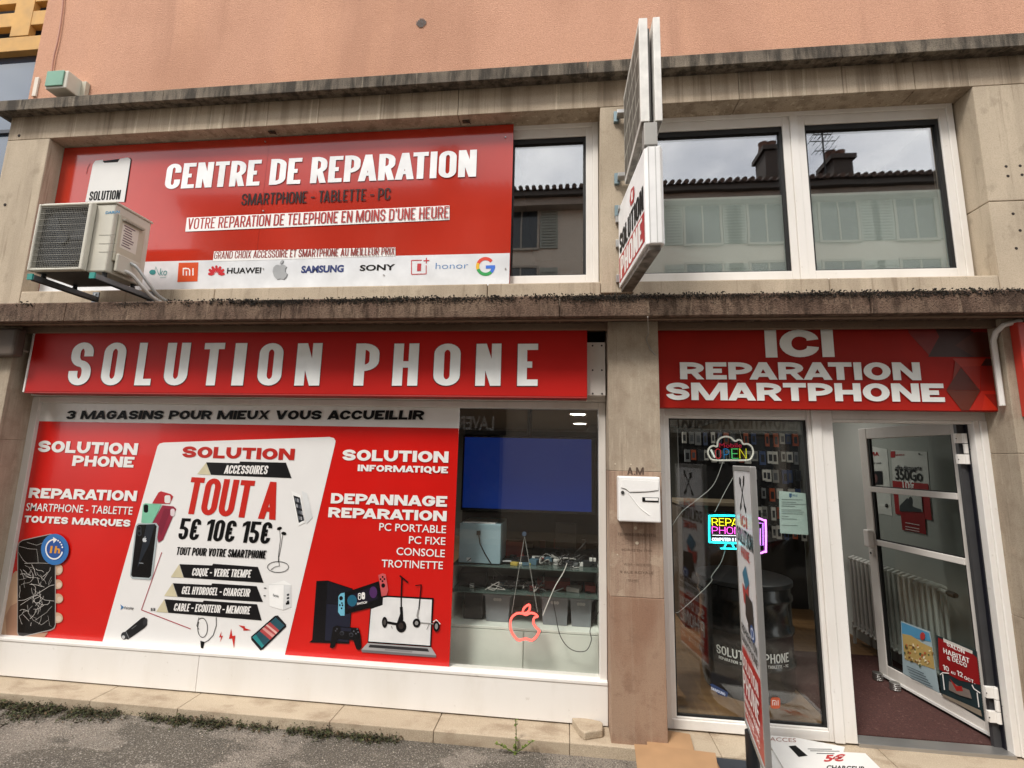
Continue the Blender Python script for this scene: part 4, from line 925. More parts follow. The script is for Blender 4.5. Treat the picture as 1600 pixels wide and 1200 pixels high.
d.build('printing', t)
# door stops: two little stacks of discs
for (px, py, lab) in ((1372, 1062, 'stack of silver discs on the carpet at the free corner of the door'), (1399, 1078, 'stack of silver discs on the carpet under the open door bottom rail')):
    c = PZ(px, py, FZ+.01); q = M(); pr = []
    for k in range(4): pr += [(.034, k*.014), (.036, k*.014+.003), (.036, k*.014+.009), (.033, k*.014+.012)]
    q.lathe(c, pr, mat('A9A9A6', .3, .9), 24); obj(q, 'door_stop', lab, 'door stop', 'disc stacks holding the door')

# ================================================================ signs
BLK = mat('0B0B0B', .5, var=0, spec=.15); DGR = mat('4A3636', .4, var=.03); REDT = mat('C4231A', .35, var=0); LWH = mat('DDDCD8', .35, var=.02); BEI = mat('CFC6A6', .4)
def scaled(ox, oy, k): return lambda x, y: (ox+x/k, oy+y/k)
# ---- big banner upstairs
BY = .13
f = plane(BY)
c1 = f(109, 233); c2 = f(801, 200); zb_ = f(796, 434).z; xr_ = (f(802, 200).x+f(797, 430).x)/2; zt_b = OT-.012
t = thing('banner_sign', 'wide glossy red repair centre banner with white lettering above the lower cornice', 'sign', ((c1.x+xr_)/2, BY, OB))
q = M(); cutx = f(412, 300).x
NB = 26
def wavy(x0, x1):
    vs = []; fs = []
    for i in range(NB+1):
        x = x0+(x1-x0)*i/NB
        for j in range(9):
            z = OB+.004+(zt_b-OB-.004)*j/8
            vs.append(Vector((x, BY+.0014*noise.noise(Vector((x*1.1, z*1.2, 2))), z)))
    for i in range(NB):
        for j in range(8): a = i*9+j; fs.append((a, a+9, a+10, a+1))
    q.add(vs, fs, REDB, True)
wavy(-4.728, cutx-.001); wavy(cutx+.001, xr_)
q.box(-4.727, xr_-.001, BY+.008, BY+.02, OB+.004, zt_b, mat('8A1A14', .5)); q.build('panel', t)
DB = Decal(f, base=.0028)
wz = (f(237, 409).z+f(796, 395.6).z)/2
DB.m.poly([Vector((-4.72, BY-DB.z, OB+.006)), Vector((xr_-.004, BY-DB.z, OB+.006)), Vector((xr_-.004, BY-DB.z, wz)), Vector((-4.72, BY-DB.z, wz))], mat('E2E5E8', .25, coat=.4)); DB.nxt()
k1 = scaled(0, 0, 3.2)
DB.poly([k1(428, 1010), k1(466, 822), k1(478, 805), k1(515, 800), k1(522, 815), k1(590, 812), k1(600, 796), k1(640, 788), k1(657, 798), k1(625, 1010)], LWH)
DB.poly([k1(515, 806), k1(522, 815), k1(590, 811), k1(600, 795)], BLK)
DB.line([k1(433, 870), k1(440, 838), k1(452, 818)], .8, mat('8E1A16', .4)); DB.line([k1(625, 1010), k1(657, 800), k1(650, 790)], 1.6, BLK)
DB.text('SOLUTION', k1(445, 1005), k1(600, 998), 46/3.2, BLK, 'cond')
DB.build('phone_graphic', t)
D2 = Decal(f, base=.0042); D2.text('CENTRE DE REPARATION', (257, 296), (744, 276.5), 38.5, mat('F2F3F3', .22, coat=.3), 'cond'); D2.build('lettering', t)
D2 = Decal(f, base=.0042); D2.text('SMARTPHONE - TABLETTE - PC', (377, 321), (610, 312.5), 17.5, mat('2E2222', .5, spec=.15), 'bebas'); D2.build('lettering', t)
kb = scaled(200, 300, 2.667)
D2 = Decal(f, base=.0042); D2.poly([kb(240, 166), kb(1340, 117), kb(1340, 57), kb(247, 108)], WHITE); D2.text('VOTRE REPARATION DE TELEPHONE EN MOINS D\'UNE HEURE', kb(248, 157), kb(1337, 110), 17, mat('A8241D', .35), 'bebas'); D2.build('lettering', t)
D2 = Decal(f, base=.0042); D2.poly([kb(355, 290), kb(1115, 268), kb(1115, 231), kb(360, 248)], WHITE); D2.text('GRAND CHOIX ACCESSOIRE ET SMARTPHONE AU MEILLEUR PRIX', kb(359, 280), kb(1112, 263), 11.5, mat('8E2A20', .35), 'bebas'); D2.build('lettering', t)
LG = Decal(f, base=.0045)
TEAL = mat('2E8C8C', .4); LG.line([kb(108, 345), kb(118, 312), kb(130, 345)], 1.2, TEAL); LG.ell(*kb(104, 335), 5, 4, TEAL)
LG.sans('ko', kb(133, 349), kb(163, 348), 11, TEAL, 0); LG.line([kb(135, 358), kb(160, 357)], .5, TEAL)
LG.build('brand_logo', t); LG = Decal(f, base=.0045)
ORG = mat('D9501E', .4); LG.poly([kb(213, 296), kb(295, 294), kb(291, 373), kb(207, 376)], ORG); mi_logo(LG, *kb(232, 349), 16, 11.5, WHITE)
LG.build('brand_logo', t); LG = Decal(f, base=.0045)
HR = mat('C8242C', .4)
for a in (-84, -56, -28, 0, 28, 56, 84):
    aa = R(a); cx, cy = kb(370, 345); dx, dy = math.sin(aa), -math.cos(aa); n_ = Vector((-dy, dx)); r0, r1, w_ = 2.5, 14.5 if abs(a) < 60 else 13.2, 3.1
    if abs(a) < 10: w_ = 2.6
    LG.poly([(cx+dx*r0, cy+dy*r0), (cx+dx*(r0+r1)*.5+n_.x*w_*.8, cy+dy*(r0+r1)*.5+n_.y*w_*.8), (cx+dx*r1*.95+n_.x*w_*.62, cy+dy*r1*.95+n_.y*w_*.62), (cx+dx*r1, cy+dy*r1), (cx+dx*r1*.95-n_.x*w_*.62, cy+dy*r1*.95-n_.y*w_*.62), (cx+dx*(r0+r1)*.5-n_.x*w_*.8, cy+dy*(r0+r1)*.5-n_.y*w_*.8)], HR)
LG.sans('HUAWEI', kb(413, 340), kb(555, 338), 8.5, BLK, .02)
LG.build('brand_logo', t); LG = Decal(f, base=.0045)
def apple_logo(d, cx, cy, s, m, hole):
    body = [(0, -.62), (.25, -.72), (.5, -.66), (.68, -.5), (.52, -.25), (.52, .05), (.76, .28), (.62, .6), (.38, .86), (.15, .82), (0, .78), (-.15, .82), (-.38, .86), (-.64, .55), (-.8, .05), (-.72, -.42), (-.45, -.68), (-.2, -.7)]
    d.poly([(cx+x*s, cy+y*s) for x, y in body], m); d.poly([(cx+x*s, cy+y*s) for x, y in ((-.02, -.78), (.02, -1.02), (.16, -1.18), (.32, -1.24), (.30, -1.0), (.16, -.84))], m)
apple_logo(LG, kb(637, 332)[0]+.8, kb(637, 332)[1]+.8, 14.5, mat('76797B', .5), None); apple_logo(LG, *kb(635, 331), 14.5, mat('B9BCBE', .3, .3), None)
LG.build('brand_logo', t); LG = Decal(f, base=.0045)
LG.sans('SAMSUNG', kb(722, 337), kb(899, 333), 10.5, mat('24346E', .4), .045)
LG.build('brand_logo', t); LG = Decal(f, base=.0045)
LG.sans('SONY', kb(966, 329), kb(1113, 325), 8.8, BLK, .03)
LG.build('brand_logo', t); LG = Decal(f, base=.0045)
OP = mat('BE3038', .4); a, b, c_, e_ = kb(1182, 286), kb(1182, 344), kb(1243, 342), kb(1243, 306)
LG.line([kb(1225, 285), a], 1.3, OP); LG.line([a, b], 1.3, OP); LG.line([b, c_], 1.3, OP); LG.line([c_, e_], 1.3, OP); LG.line([kb(1232, 287), kb(1256, 286)], 1.6, OP); LG.line([kb(1244, 275), kb(1244, 298)], 1.6, OP); LG.sans('1', kb(1205, 329), kb(1221, 328), 11, OP, .03)
LG.build('brand_logo', t); LG = Decal(f, base=.0045)
LG.sans('honor', kb(1282, 322), kb(1418, 319), 9.5, mat('4A7EB8', .4), -.012)
LG.build('brand_logo', t); LG = Decal(f, base=.0045)
gx, gy = kb(1490, 311)
for (a0, a1, col) in ((-160, -40, 'D8432F'), (160, 205, 'E5B32A'), (45, 160, '2F9A50'), (-5, 45, '3D73D6')):
    pts = [(gx+12.3*math.cos(R(a0+(a1-a0)*i/8)), gy+12.3*math.sin(R(a0+(a1-a0)*i/8))) for i in range(9)]; LG.line(pts, 5, mat(col, .4, var=0))
LG.line([(gx+.5, gy+1), (gx+15, gy+.5)], 5, mat('3D73D6', .4, var=0))
LG.build('brand_logo', t)
q = M()
for px, py in ((412, 330), (412, 420), (790, 215), (790, 420), (600, 430), (415, 222)):
    c = f(px, py); q.lathe((c.x, BY-.001, c.z), [(.006, -.009), (.006, 0)], ALU, 10, 'Y')
q.build('screw', t)
q = M()
for px, py in ((424, 213), (728, 197)):
    c = P(px, py, .07); q.box(c.x-.03, c.x+.03, .06, .09, OT-.012, OT-.001, mat('5A4A3E', .9, .2))
    q.tube([(c.x, .06, OT-.01), (c.x+.02, .05, OT-.03), (c.x+.04, .08, OT-.025)], .004, mat('2A211C', .9), 5)
tag(q.build('rusty_bracket'), 'rusty metal bits fixed under the stone lintel over the red banner', 'bracket')

# ---- fascia sign box
FY = -.15; f = plane(FY)
x0 = (f(50, 523).x+f(43, 612).x)/2; x1 = (f(917, 519).x+f(918, 619).x)/2; z0 = (f(43, 613).z+f(918, 619).z)/2; z1 = f(500, 519).z+.02
t = thing('fascia_sign', 'long red shop name sign with spaced white capitals above the big window', 'sign', ((x0+x1)/2, FY, z0))
q = M(); q.box(x0, x1, FY, FY+.13, z0, z1, REDS); q.build('face_panel', t, .004)
q = M(); q.box(x0-.016, x0-.001, FY-.004, FY+.13, z0-.004, z1, PVC); q.box(x0, x1, FY-.004, FY+.13, z0-.012, z0-.001, mat('9A2018', .5)); q.build('edge_trim', t, .002)
xe0 = P(920, 560, -.06).x; xe1 = P(945, 560, -.06).x
q = M(); q.box(xe0-.06, xe1, -.10, .0, P(930, 619, -.06).z, P(930, 537, -.06).z, PVCD)
for dz in (.03, .2, .38):
    for dx in (.025, .09): q.lathe((xe0+dx, -.101, z0+dz), [(.005, -.003), (.005, 0)], DARKGAP, 8, 'Y')
q.build('end_casing', t, .002)
LW = mat('F0F2F0', .4, var=.04, scale=9)
for ch, a, b in (('S', 104.5, 139), ('O', 156, 190.5), ('L', 210, 235), ('U', 254.5, 291), ('T', 313, 345), ('I', 361.5, 380), ('O', 401, 438.5), ('N', 460, 499), ('P', 552.5, 590), ('H', 612.5, 652), ('O', 676.5, 718), ('N', 742.5, 782), ('E', 808, 840)):
    d = Decal(f, base=.004); yb = 602+ (a-104)*.0014; 
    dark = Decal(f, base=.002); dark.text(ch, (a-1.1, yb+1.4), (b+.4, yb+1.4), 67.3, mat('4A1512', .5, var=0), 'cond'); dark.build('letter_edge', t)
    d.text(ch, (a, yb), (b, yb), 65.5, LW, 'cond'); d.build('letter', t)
# ---- window film poster
VY = .028; f = plane(VY)
t = thing('window_poster', 'full height red and white printed shop film covering the big window', 'poster', (f(400, 1020).x, VY, zb))
px_r = (f(716, 640).x+f(704, 1043).x)/2
wzz = (f(56, 659).z+f(715, 668).z)/2
q = M(); q.box(lx, px_r, VY, VY+.006, zb, wzz, RED); q.box(lx, px_r, VY+.0003, VY+.006, wzz, zt-.05, LWH); q.build('film', t)
Wt = mat('E9E7E4', .3, var=0)
def tx(s, x0, y0, x1, y1, h, m, font='wide', base=.004, lab=None, **k):
    d = Decal(f, base=base); d.text(s, (x0, y0), (x1, y1), h, m, font, **k); d.build('lettering', t)
def tsn(s, x0, y0, x1, y1, h, m, bold=.0, base=.004):
    d = Decal(f, base=base); d.sans(s, (x0, y0), (x1, y1), h, m, bold); d.build('lettering', t)
tx('3 MAGASINS POUR MIEUX VOUS ACCUEILLIR', 103, 655, 662, 655.8, 13.2, BLK, 'widei')
tx('SOLUTION', 59, 706, 214.5, 711, 17.5, Wt); tx('PHONE', 113, 727.8, 209, 730.5, 16, Wt)
tx('REPARATION', 45, 777.8, 213.5, 783, 15.5, Wt); tsn('SMARTPHONE - TABLETTE', 41, 797.5, 207, 804, 11.5, Wt, .008); tx('TOUTES MARQUES', 38, 816, 204, 823, 10.5, Wt)
tx('SOLUTION', 535, 719.3, 700.6, 723, 17, Wt); tx('INFORMATIQUE', 559, 736, 700, 739.4, 10, Wt); tx('DEPANNAGE', 517, 786.4, 698.5, 791.8, 16, Wt); tx('REPARATION', 513, 808, 697.8, 814.4, 15.5, Wt)
for s, a, b, c_, e_ in (('PC PORTABLE', 592.6, 828.6, 697, 833), ('PC FIXE', 639, 849, 696, 851.3), ('CONSOLE', 619.5, 866.6, 695, 870.5), ('TROTINETTE', 596.3, 885.7, 692, 889)): tsn(s, a, b, c_, e_, 11.5, Wt, .008)
# white slanted panel
W0 = Decal(f, base=.002)
W0.poly([(246.5, 697), (250, 693), (256, 691.5), (515, 682.8), (522, 684.5), (524.5, 689), (523.5, 695), (444.5, 1026), (160, 1004)], mat('E6E5E3', .25, var=.01)); W0.build('white_panel', t)
tx('SOLUTION', 284.5, 714.6, 460, 719, 17.3, mat('B5241B', .3, var=0))
kc = scaled(160, 680, 3.429)
def ribbon(poly, tri, s, bl, br, h):
    d = Decal(f, base=.004); d.poly([kc(*p) for p in poly], mat('0C0B0F', .3, var=0)); d.poly([kc(*p) for p in tri], BEI); d.text(s, kc(*bl), kc(*br), h, Wt, 'condi', slant=.12); d.build('ribbon_label', t)
ribbon([(558, 145), (735, 150), (740, 141), (985, 147), (1015, 230), (583, 212)], [(510, 208), (558, 147), (581, 213)], 'ACCESSOIRES', (652, 206), (884, 209), 13.2)
ribbon([(415, 690), (590, 697), (595, 688), (835, 705), (865, 790), (438, 762)], [(368, 760), (413, 692), (436, 763)], 'COQUE - VERRE TREMPE', (480, 752), (796, 762), 12)
ribbon([(380, 792), (585, 802), (590, 793), (828, 808), (862, 893), (405, 865)], [(333, 860), (378, 793), (403, 865)], 'GEL HYDROGEL - CHARGEUR', (425, 850), (790, 864), 12)
ribbon([(335, 878), (540, 893), (545, 885), (830, 905), (855, 992), (355, 950)], [(290, 945), (333, 880), (353, 950)], 'CABLE - ECOUTEUR - MEMOIRE', (383, 940), (792, 958), 12)
tx('TOUT A', *kc(440, 420), *kc(928, 453), 57, mat('C1251A', .3, var=0), 'condi', slant=.09)
tx('5\u20ac 10\u20ac 15\u20ac', *kc(404, 557), *kc(895, 582), 33, BLK, 'condi', slant=.09)
tx('TOUT POUR VOTRE SMARTPHONE', *kc(396, 640), *kc(876, 660), 12.2, BLK, 'condi', slant=.09)
d = Decal(f, base=.004); PK = mat('A8253E', .4)
d.line([kc(320, 627), kc(211, 935)], 1.1, PK); d.line([kc(211, 935), kc(475, 1037)], 1.3, PK)
for pts in ([(640, 1050), (627, 1082), (638, 1080), (632, 1108), (648, 1073), (637, 1075)], [(692, 1035), (680, 1090), (697, 1088), (707, 1142), (714, 1072), (698, 1075)], [(732, 1017), (765, 1022), (766, 1032), (798, 1044), (757, 1046), (757, 1036)]): d.poly([kc(*p) for p in pts], mat('C4241C', .4))
d.poly([kc(98, 905), kc(118, 920), kc(100, 936), kc(104, 920)], mat('2F6FA3', .4)); d.sans('Fairplay', kc(120, 930), kc(170, 932), 4, mat('30343A', .4), .01)
for x in (262, 276): d.poly([kc(x, 924), kc(x+9, 925), kc(x+9, 941), kc(x, 940)], mat('5A5A5A', .4))
d.build('printed_marks', t)
# phone cases and phone
kd = scaled(0, 640, 3.2429); d = Decal(f, base=.0045)
d.poly([kd(*p) for p in ((773, 475), (805, 420), (818, 413), (868, 428), (880, 440), (862, 478))], mat('B3252C', .4)); d.rrect(*kd(836, 434), *kd(866, 474), 3, LWH)
d.poly([kd(*p) for p in ((826, 484), (882, 490), (895, 503), (828, 660), (805, 674), (790, 590), (775, 575))], mat('8C1F38', .4)); d.poly([kd(*p) for p in ((835, 500), (870, 505), (818, 640), (800, 600))], mat('7A1730', .4)); d.rrect(*kd(866, 502), *kd(888, 540), 3, mat('D9C9CC', .4))
d.poly([kd(*p) for p in ((728, 480), (738, 474), (822, 480), (770, 580), (718, 572))], mat('7CBFA0', .4)); d.rrect(*kd(731, 480), *kd(754, 522), 3, BLK)
d.poly([kd(*p) for p in ((690, 590), (702, 576), (795, 574), (807, 590), (775, 850), (762, 862), (672, 856), (661, 842))], mat('A9B3B5', .4)); d.poly([kd(*p) for p in ((696, 592), (706, 582), (788, 580), (797, 590), (768, 842), (758, 852), (675, 847), (667, 838))], mat('0B0B0D', .2, var=0))
d.poly([kd(*p) for p in ((745, 582), (788, 581), (760, 680), (720, 760), (700, 800))], mat('222830', .2)); d.rrect(*kd(699, 590), *kd(720, 640), 3, mat('2B2E33', .3)); d.ell(*kd(709, 602), 2, 2.4, BLK); d.ell(*kd(709, 626), 2, 2.4, BLK)
apple_logo(d, *kd(736, 659), 4.2, mat('C9CDD0', .3), None); d.poly([kd(708, 774), kd(730, 776), kd(730, 780), kd(708, 778)], mat('8A8F93', .4)); d.build('phone_case_picture', t)
# car charger
d = Decal(f, base=.0045); CB = mat('17171A', .3, var=0)
d.poly([kd(*p) for p in ((634, 1126), (720, 1055), (735, 1050), (748, 1066), (748, 1090), (735, 1105), (652, 1164), (640, 1160))], CB); d.ell(*kd(632, 1145), 5.0, 6.0, mat('2C2D31', .3)); d.ell(*kd(628, 1152), 2.5, 2.8, mat('B9BABB', .3)); d.line([kd(640, 1122), kd(658, 1160)], .8, mat('8E9093', .3)); d.line([kd(670, 1110), kd(694, 1092)], .8, mat('77797C', .4)); d.ell(*kd(738, 1074), 3.0, 6, mat('2F3034', .3), 20); d.build('car_charger_picture', t)
# tablet with glass
d = Decal(f, base=.0045)
d.poly([kc(1070, 298), kc(1098, 312), kc(1128, 440), kc(1095, 475)], mat('DADCDC', .3)); d.poly([kc(*p) for p in ((1014, 298), (1065, 322), (1088, 468), (1052, 485))], mat('F0F0EE', .3)); d.poly([kc(*p) for p in ((1025, 322), (1060, 334), (1083, 455), (1054, 470))], mat('1B1D22', .3))
for i in range(4):
    for j in range(3):
        x = 1034+j*11+i*6; y = 336+i*32+j*3; d.poly([kc(x, y), kc(x+7, y+2), kc(x+9, y+20), kc(x+2, y+19)], mat(('6B6F76', 'A9ABB0', '4A4D55')[(i+j) % 3], .4))
d.build('tablet_picture', t)
# earphones
d = Decal(f, base=.0045)
d.line([kc(952, 505), kc(955, 560), kc(944, 650)], .7, BLK); d.line([kc(968, 530), kc(958, 600), kc(948, 650)], .7, BLK); d.ell(*kc(950, 499), 4, 2.4, BLK, -20); d.ell(*kc(974, 526), 4, 2.6, BLK, 15); d.line([kc(946, 645), kc(946, 680)], 1.4, BLK)
d.line([(kc(943, 705)[0]+16.5*math.cos(i*.2618), kc(943, 705)[1]+8.5*math.sin(i*.2618)) for i in range(24)], .9, BLK, True)
d.line([kc(*p) for p in ((948, 680), (950, 700), (925, 705), (905, 720))], .8, BLK); d.build('earphone_picture', t)
# wall charger
d = Decal(f, base=.0045); d.poly([kc(*p) for p in ((893, 800), (975, 778), (1012, 800), (1012, 920), (972, 936), (898, 915))], mat('F1F1EF', .3)); d.poly([kc(*p) for p in ((975, 800), (1012, 802), (1012, 920), (972, 936))], mat('D9DADA', .3)); d.line([kc(893, 800), kc(975, 800), kc(972, 936)], .5, mat('BFC1C1', .4))
for y in (850, 868, 886): d.poly([kc(990, y), kc(1003, y-3), kc(1003, y+8), kc(990, y+11)], mat('33363A', .4))
d.poly([kc(985, 896), kc(1004, 892), kc(1004, 905), kc(985, 908)], BLK); d.poly([kc(868, 815), kc(880, 816), kc(880, 821), kc(868, 820)], BLK); d.poly([kc(866, 856), kc(877, 857), kc(877, 862), kc(866, 861)], BLK); d.sans('Fairplay', kc(916, 862), kc(947, 868), 4, mat('44474A', .4), .01); d.build('charger_picture', t)
# cable
d = Decal(f, base=.0045); pts = []
for i in range(22): a = R(-120+i*16); pts.append(kc(535+28*math.cos(a)+i*.3, 1030+52*math.sin(a)))
d.line(pts, 1.0, BLK); d.line([kc(*p) for p in ((612, 975), (612, 1020), (596, 1070), (570, 1098), (548, 1110))], 1.0, BLK); d.line([kc(*p) for p in ((520, 975), (508, 1020), (520, 1040))], .9, BLK); d.poly([kc(527, 1100), kc(550, 1106), kc(542, 1142), kc(530, 1138)], BLK); d.build('cable_picture', t)
# smartphone
d = Decal(f, base=.0045)
d.poly([kc(*p) for p in ((798, 1078), (925, 967), (942, 964), (985, 1012), (987, 1025), (862, 1147), (848, 1152), (800, 1095))], mat('1B1D21', .2, var=0)); d.poly([kc(*p) for p in ((806, 1082), (930, 975), (978, 1018), (856, 1138))], mat('27505C', .3)); d.poly([kc(*p) for p in ((845, 1048), (900, 1000), (950, 1045), (900, 1095))], mat('B2484A', .3)); d.poly([kc(*p) for p in ((858, 1036), (868, 1028), (925, 1070), (912, 1082))], mat('D79A94', .3)); d.poly([kc(*p) for p in ((878, 1018), (885, 1012), (940, 1055), (932, 1064))], mat('E2B4AC', .3)); d.poly([kc(*p) for p in ((806, 1082), (824, 1066), (868, 1126), (856, 1138))], mat('2C8A8C', .3))
d.build('smartphone_picture', t)
# hand holding a broken phone
ke = scaled(0, 820, 6.3154); d = Decal(f, base=.0045); SK = mat('C3A083', .5, var=.04, scale=12); SK2 = mat('A98067', .5); SK3 = mat('D4BBA6', .5)
z_in = lambda pts: [ke(*p) for p in pts]
d.poly(z_in(((3, 1105), (14, 870), (45, 740), (95, 620), (135, 480), (165, 452), (190, 470), (190, 1105))), SK); d.poly(z_in(((60, 900), (110, 800), (150, 780), (185, 760), (190, 1105), (70, 1105))), SK2); d.poly(z_in(((190, 1090), (480, 1060), (430, 1125), (200, 1108))), SK2)
for (cx, cy, rx2, ry2) in ((578, 440, 48, 55), (575, 585, 48, 48), (580, 725, 50, 48), (570, 915, 58, 52)):
    d.ell(*ke(cx, cy), rx2/6.3, ry2/6.3, SK, 12); d.ell(*ke(cx+16, cy+8), rx2/12.5, ry2/11, SK3, 10)
d.poly(z_in(((180, 210), (190, 175), (230, 148), (500, 88), (545, 92), (560, 130), (558, 985), (545, 1020), (510, 1040), (230, 1105), (190, 1098), (175, 1060))), mat('9B9590', .3)); d.poly(z_in(((188, 212), (200, 180), (232, 156), (500, 96), (540, 100), (550, 135), (550, 982), (538, 1012), (508, 1030), (230, 1096), (195, 1088), (183, 1058))), mat('0A0809', .15, var=0))
CK = mat('C8C3BD', .4, var=0); rnd = random.Random(5)
def crack(pts, w): d.line([ke(*p) for p in pts], w, CK)
crack([(195, 210), (290, 235), (370, 240), (380, 300), (385, 370)], .35); crack([(190, 270), (240, 350), (280, 380)], .4); crack([(275, 172), (370, 200), (430, 178), (480, 110)], .35); crack([(250, 378), (400, 375), (550, 382)], .5); crack([(190, 745), (250, 740), (360, 690), (500, 600), (545, 590)], .6); crack([(210, 790), (300, 730), (380, 690), (450, 740), (545, 750)], .5)
crack([(280, 790), (290, 870), (340, 940), (420, 985), (480, 940)], .4); crack([(355, 940), (470, 860), (520, 800)], .35)
for k in range(62):
    x = rnd.uniform(200, 545); y = rnd.uniform(375, 760) if rnd.random() < .75 else rnd.uniform(760, 990)
    if x < 330 and y > 620 and y < 780: continue
    pts = [(x, y)]; a = rnd.uniform(-.5, .5)+(math.pi/2 if x > 330 else rnd.choice((0, math.pi/2)))
    for j in range(rnd.randint(2, 4)):
        a += rnd.uniform(-.7, .7); Lk = rnd.uniform(18, 50); nx_, ny_ = pts[-1][0]+math.cos(a)*Lk, pts[-1][1]+math.sin(a)*Lk
        if not (190 < nx_ < 546 and 150 < ny_ < 1010): break
        pts.append((nx_, ny_))
    if len(pts) > 1: crack(pts, rnd.uniform(.22, .6))
d.ell(*ke(558, 240), 21.5, 24.3, mat('2F6FB0', .35, var=0)); d.ell(*ke(556, 238), 15.5, 17.6, mat('1E4E96', .35, var=0))
d.line([(ke(552, 238)[0]+13*math.cos(R(a)), ke(552, 238)[1]+15.2*math.sin(R(a))) for a in range(15, 268, 12)], 2.2, Wt); d.poly(z_in(((540, 118), (582, 142), (545, 180))), Wt)
for a in (-62, -45, -28, -12): x, y = ke(552, 238)[0]+13*math.cos(R(a)), ke(552, 238)[1]+15.2*math.sin(R(a)); d.ell(x, y, 1.3, 1.4, Wt, n=8)
d.sans('1h', ke(508, 272), ke(608, 276), 10.5, mat('E29A2A', .4), .035); d.build('broken_phone_picture', t)
# console, handheld, gamepad
kf = scaled(480, 890, 7.2727); z_in = lambda pts: [kf(*p) for p in pts]
d = Decal(f, base=.0045); K0 = mat('0B0B0F', .2, var=0); K1 = mat('15161F', .2, var=0); K2 = mat('1D2030', .25, var=0)
d.poly(z_in(((25, 825), (60, 795), (108, 128), (235, 122), (520, 215), (480, 840))), K0); d.poly(z_in(((235, 135), (515, 225), (500, 400), (222, 385))), K1); d.poly(z_in(((222, 390), (500, 405), (475, 820), (205, 800))), K2)
d.build('console_picture', t)
d = Decal(f, base=.0065)
d.poly(z_in(((425, 260), (820, 128), (860, 395), (425, 505))), K0); d.poly(z_in(((465, 305), (780, 172), (805, 330), (465, 450))), mat('1A1626', .2, var=0)); d.ell(*kf(515, 350), 7.5, 9, mat('1F5F78', .3), 0); d.ell(*kf(755, 255), 6, 9, mat('4E2A5E', .3), 0)
d.poly(z_in(((360, 300), (385, 268), (430, 258), (430, 520), (385, 520), (356, 480))), mat('6FB6CE', .35)); d.poly(z_in(((812, 60), (860, 40), (895, 50), (925, 230), (905, 290), (850, 300))), mat('C7585A', .35))
for (x, y, r2) in ((390, 322, 3), (400, 378, 1.3), (376, 400, 1.3), (406, 402, 1.3), (396, 436, 1.3), (868, 178, 3), (862, 80, 1.4), (838, 106, 1.4), (882, 104, 1.4), (860, 128, 1.4)): d.ell(*kf(x, y), r2, r2*1.15, K0, n=12)
d.rrect(*kf(583, 262), *kf(619, 340), 2.2, Wt); d.rrect(*kf(590, 272), *kf(612, 332), 1.5, K0); d.rrect(*kf(624, 254), *kf(662, 334), 2.2, Wt); d.ell(*kf(600, 290), .9, 1, Wt, n=8); d.ell(*kf(645, 295), .9, 1, K0, n=8)
d.sans('SWITCH', kf(570, 398), kf(683, 378), 3.4, Wt, .03); d.build('handheld_picture', t)
d = Decal(f, base=.0085)
d.poly(z_in(((262, 880), (300, 650), (345, 630), (400, 645), (550, 655), (590, 660), (612, 740), (622, 880), (600, 910), (565, 900), (530, 800), (480, 790), (370, 780), (345, 790), (320, 875), (290, 890))), K0)
for (x, y, r2, c_) in ((400, 718, 3.4, '3C3E46'), (505, 735, 3.4, '3C3E46'), (398, 722, 2.4, '101014'), (503, 738, 2.4, '101014'), (575, 670, 1.3, '55575F'), (535, 695, 1.3, '55575F'), (585, 705, 1.3, '55575F'), (560, 722, 1.3, '55575F'), (345, 668, 1.2, '44464E'), (330, 690, 1.2, '44464E')): d.ell(*kf(x, y), r2, r2, mat(c_, .3, var=0), n=12)
d.poly(z_in(((385, 650), (510, 662), (505, 700), (392, 690))), K2); d.build('gamepad_picture', t)
# laptop with scooters
d = Decal(f, base=.0055); d.poly(z_in(((720, 440), (715, 300), (905, 292), (1440, 320), (1410, 875), (690, 825))), K0); d.poly(z_in(((730, 445), (860, 400), (865, 318), (915, 310), (1420, 340), (1397, 860), (700, 812))), mat('E3E3E2', .3)); 
d.poly(z_in(((690, 830), (1412, 880), (1470, 970), (1465, 995), (625, 935), (618, 905))), mat('6E6B6C', .3)); d.poly(z_in(((690, 830), (1412, 880), (1468, 970), (620, 905))), mat('A3A1A1', .3)); d.poly(z_in(((715, 848), (1370, 893), (1390, 930), (700, 880))), mat('2C2B2E', .4)); d.poly(z_in(((890, 898), (1200, 920), (1195, 940), (880, 915))), mat('858383', .4)); d.build('laptop_picture', t)
d = Decal(f, base=.0075)
d.line(z_in(((1055, 65), (1150, 145))), 2.2, K0); d.line(z_in(((1080, 95), (1072, 300), (1072, 440))), 2.2, K0); d.line(z_in(((1072, 420), (1080, 560), (1060, 620))), 4.5, K0); d.line(z_in(((880, 590), (1050, 620))), 4, K0); d.poly(z_in(((1060, 500), (1090, 520), (1085, 640), (1010, 640))), K0)
d.ell(*kf(885, 595), 4.3, 8.6, K0); d.ell(*kf(885, 595), 2, 4.4, mat('4A4644', .4)); d.ell(*kf(1072, 640), 8, 9.6, K0); d.ell(*kf(1070, 636), 4, 5, mat('2E2624', .4)); d.line(z_in(((960, 635), (972, 665))), .6, K0)
d.build('scooter_picture', t)
d = Decal(f, base=.0085); G1 = mat('8F8E8C', .4)
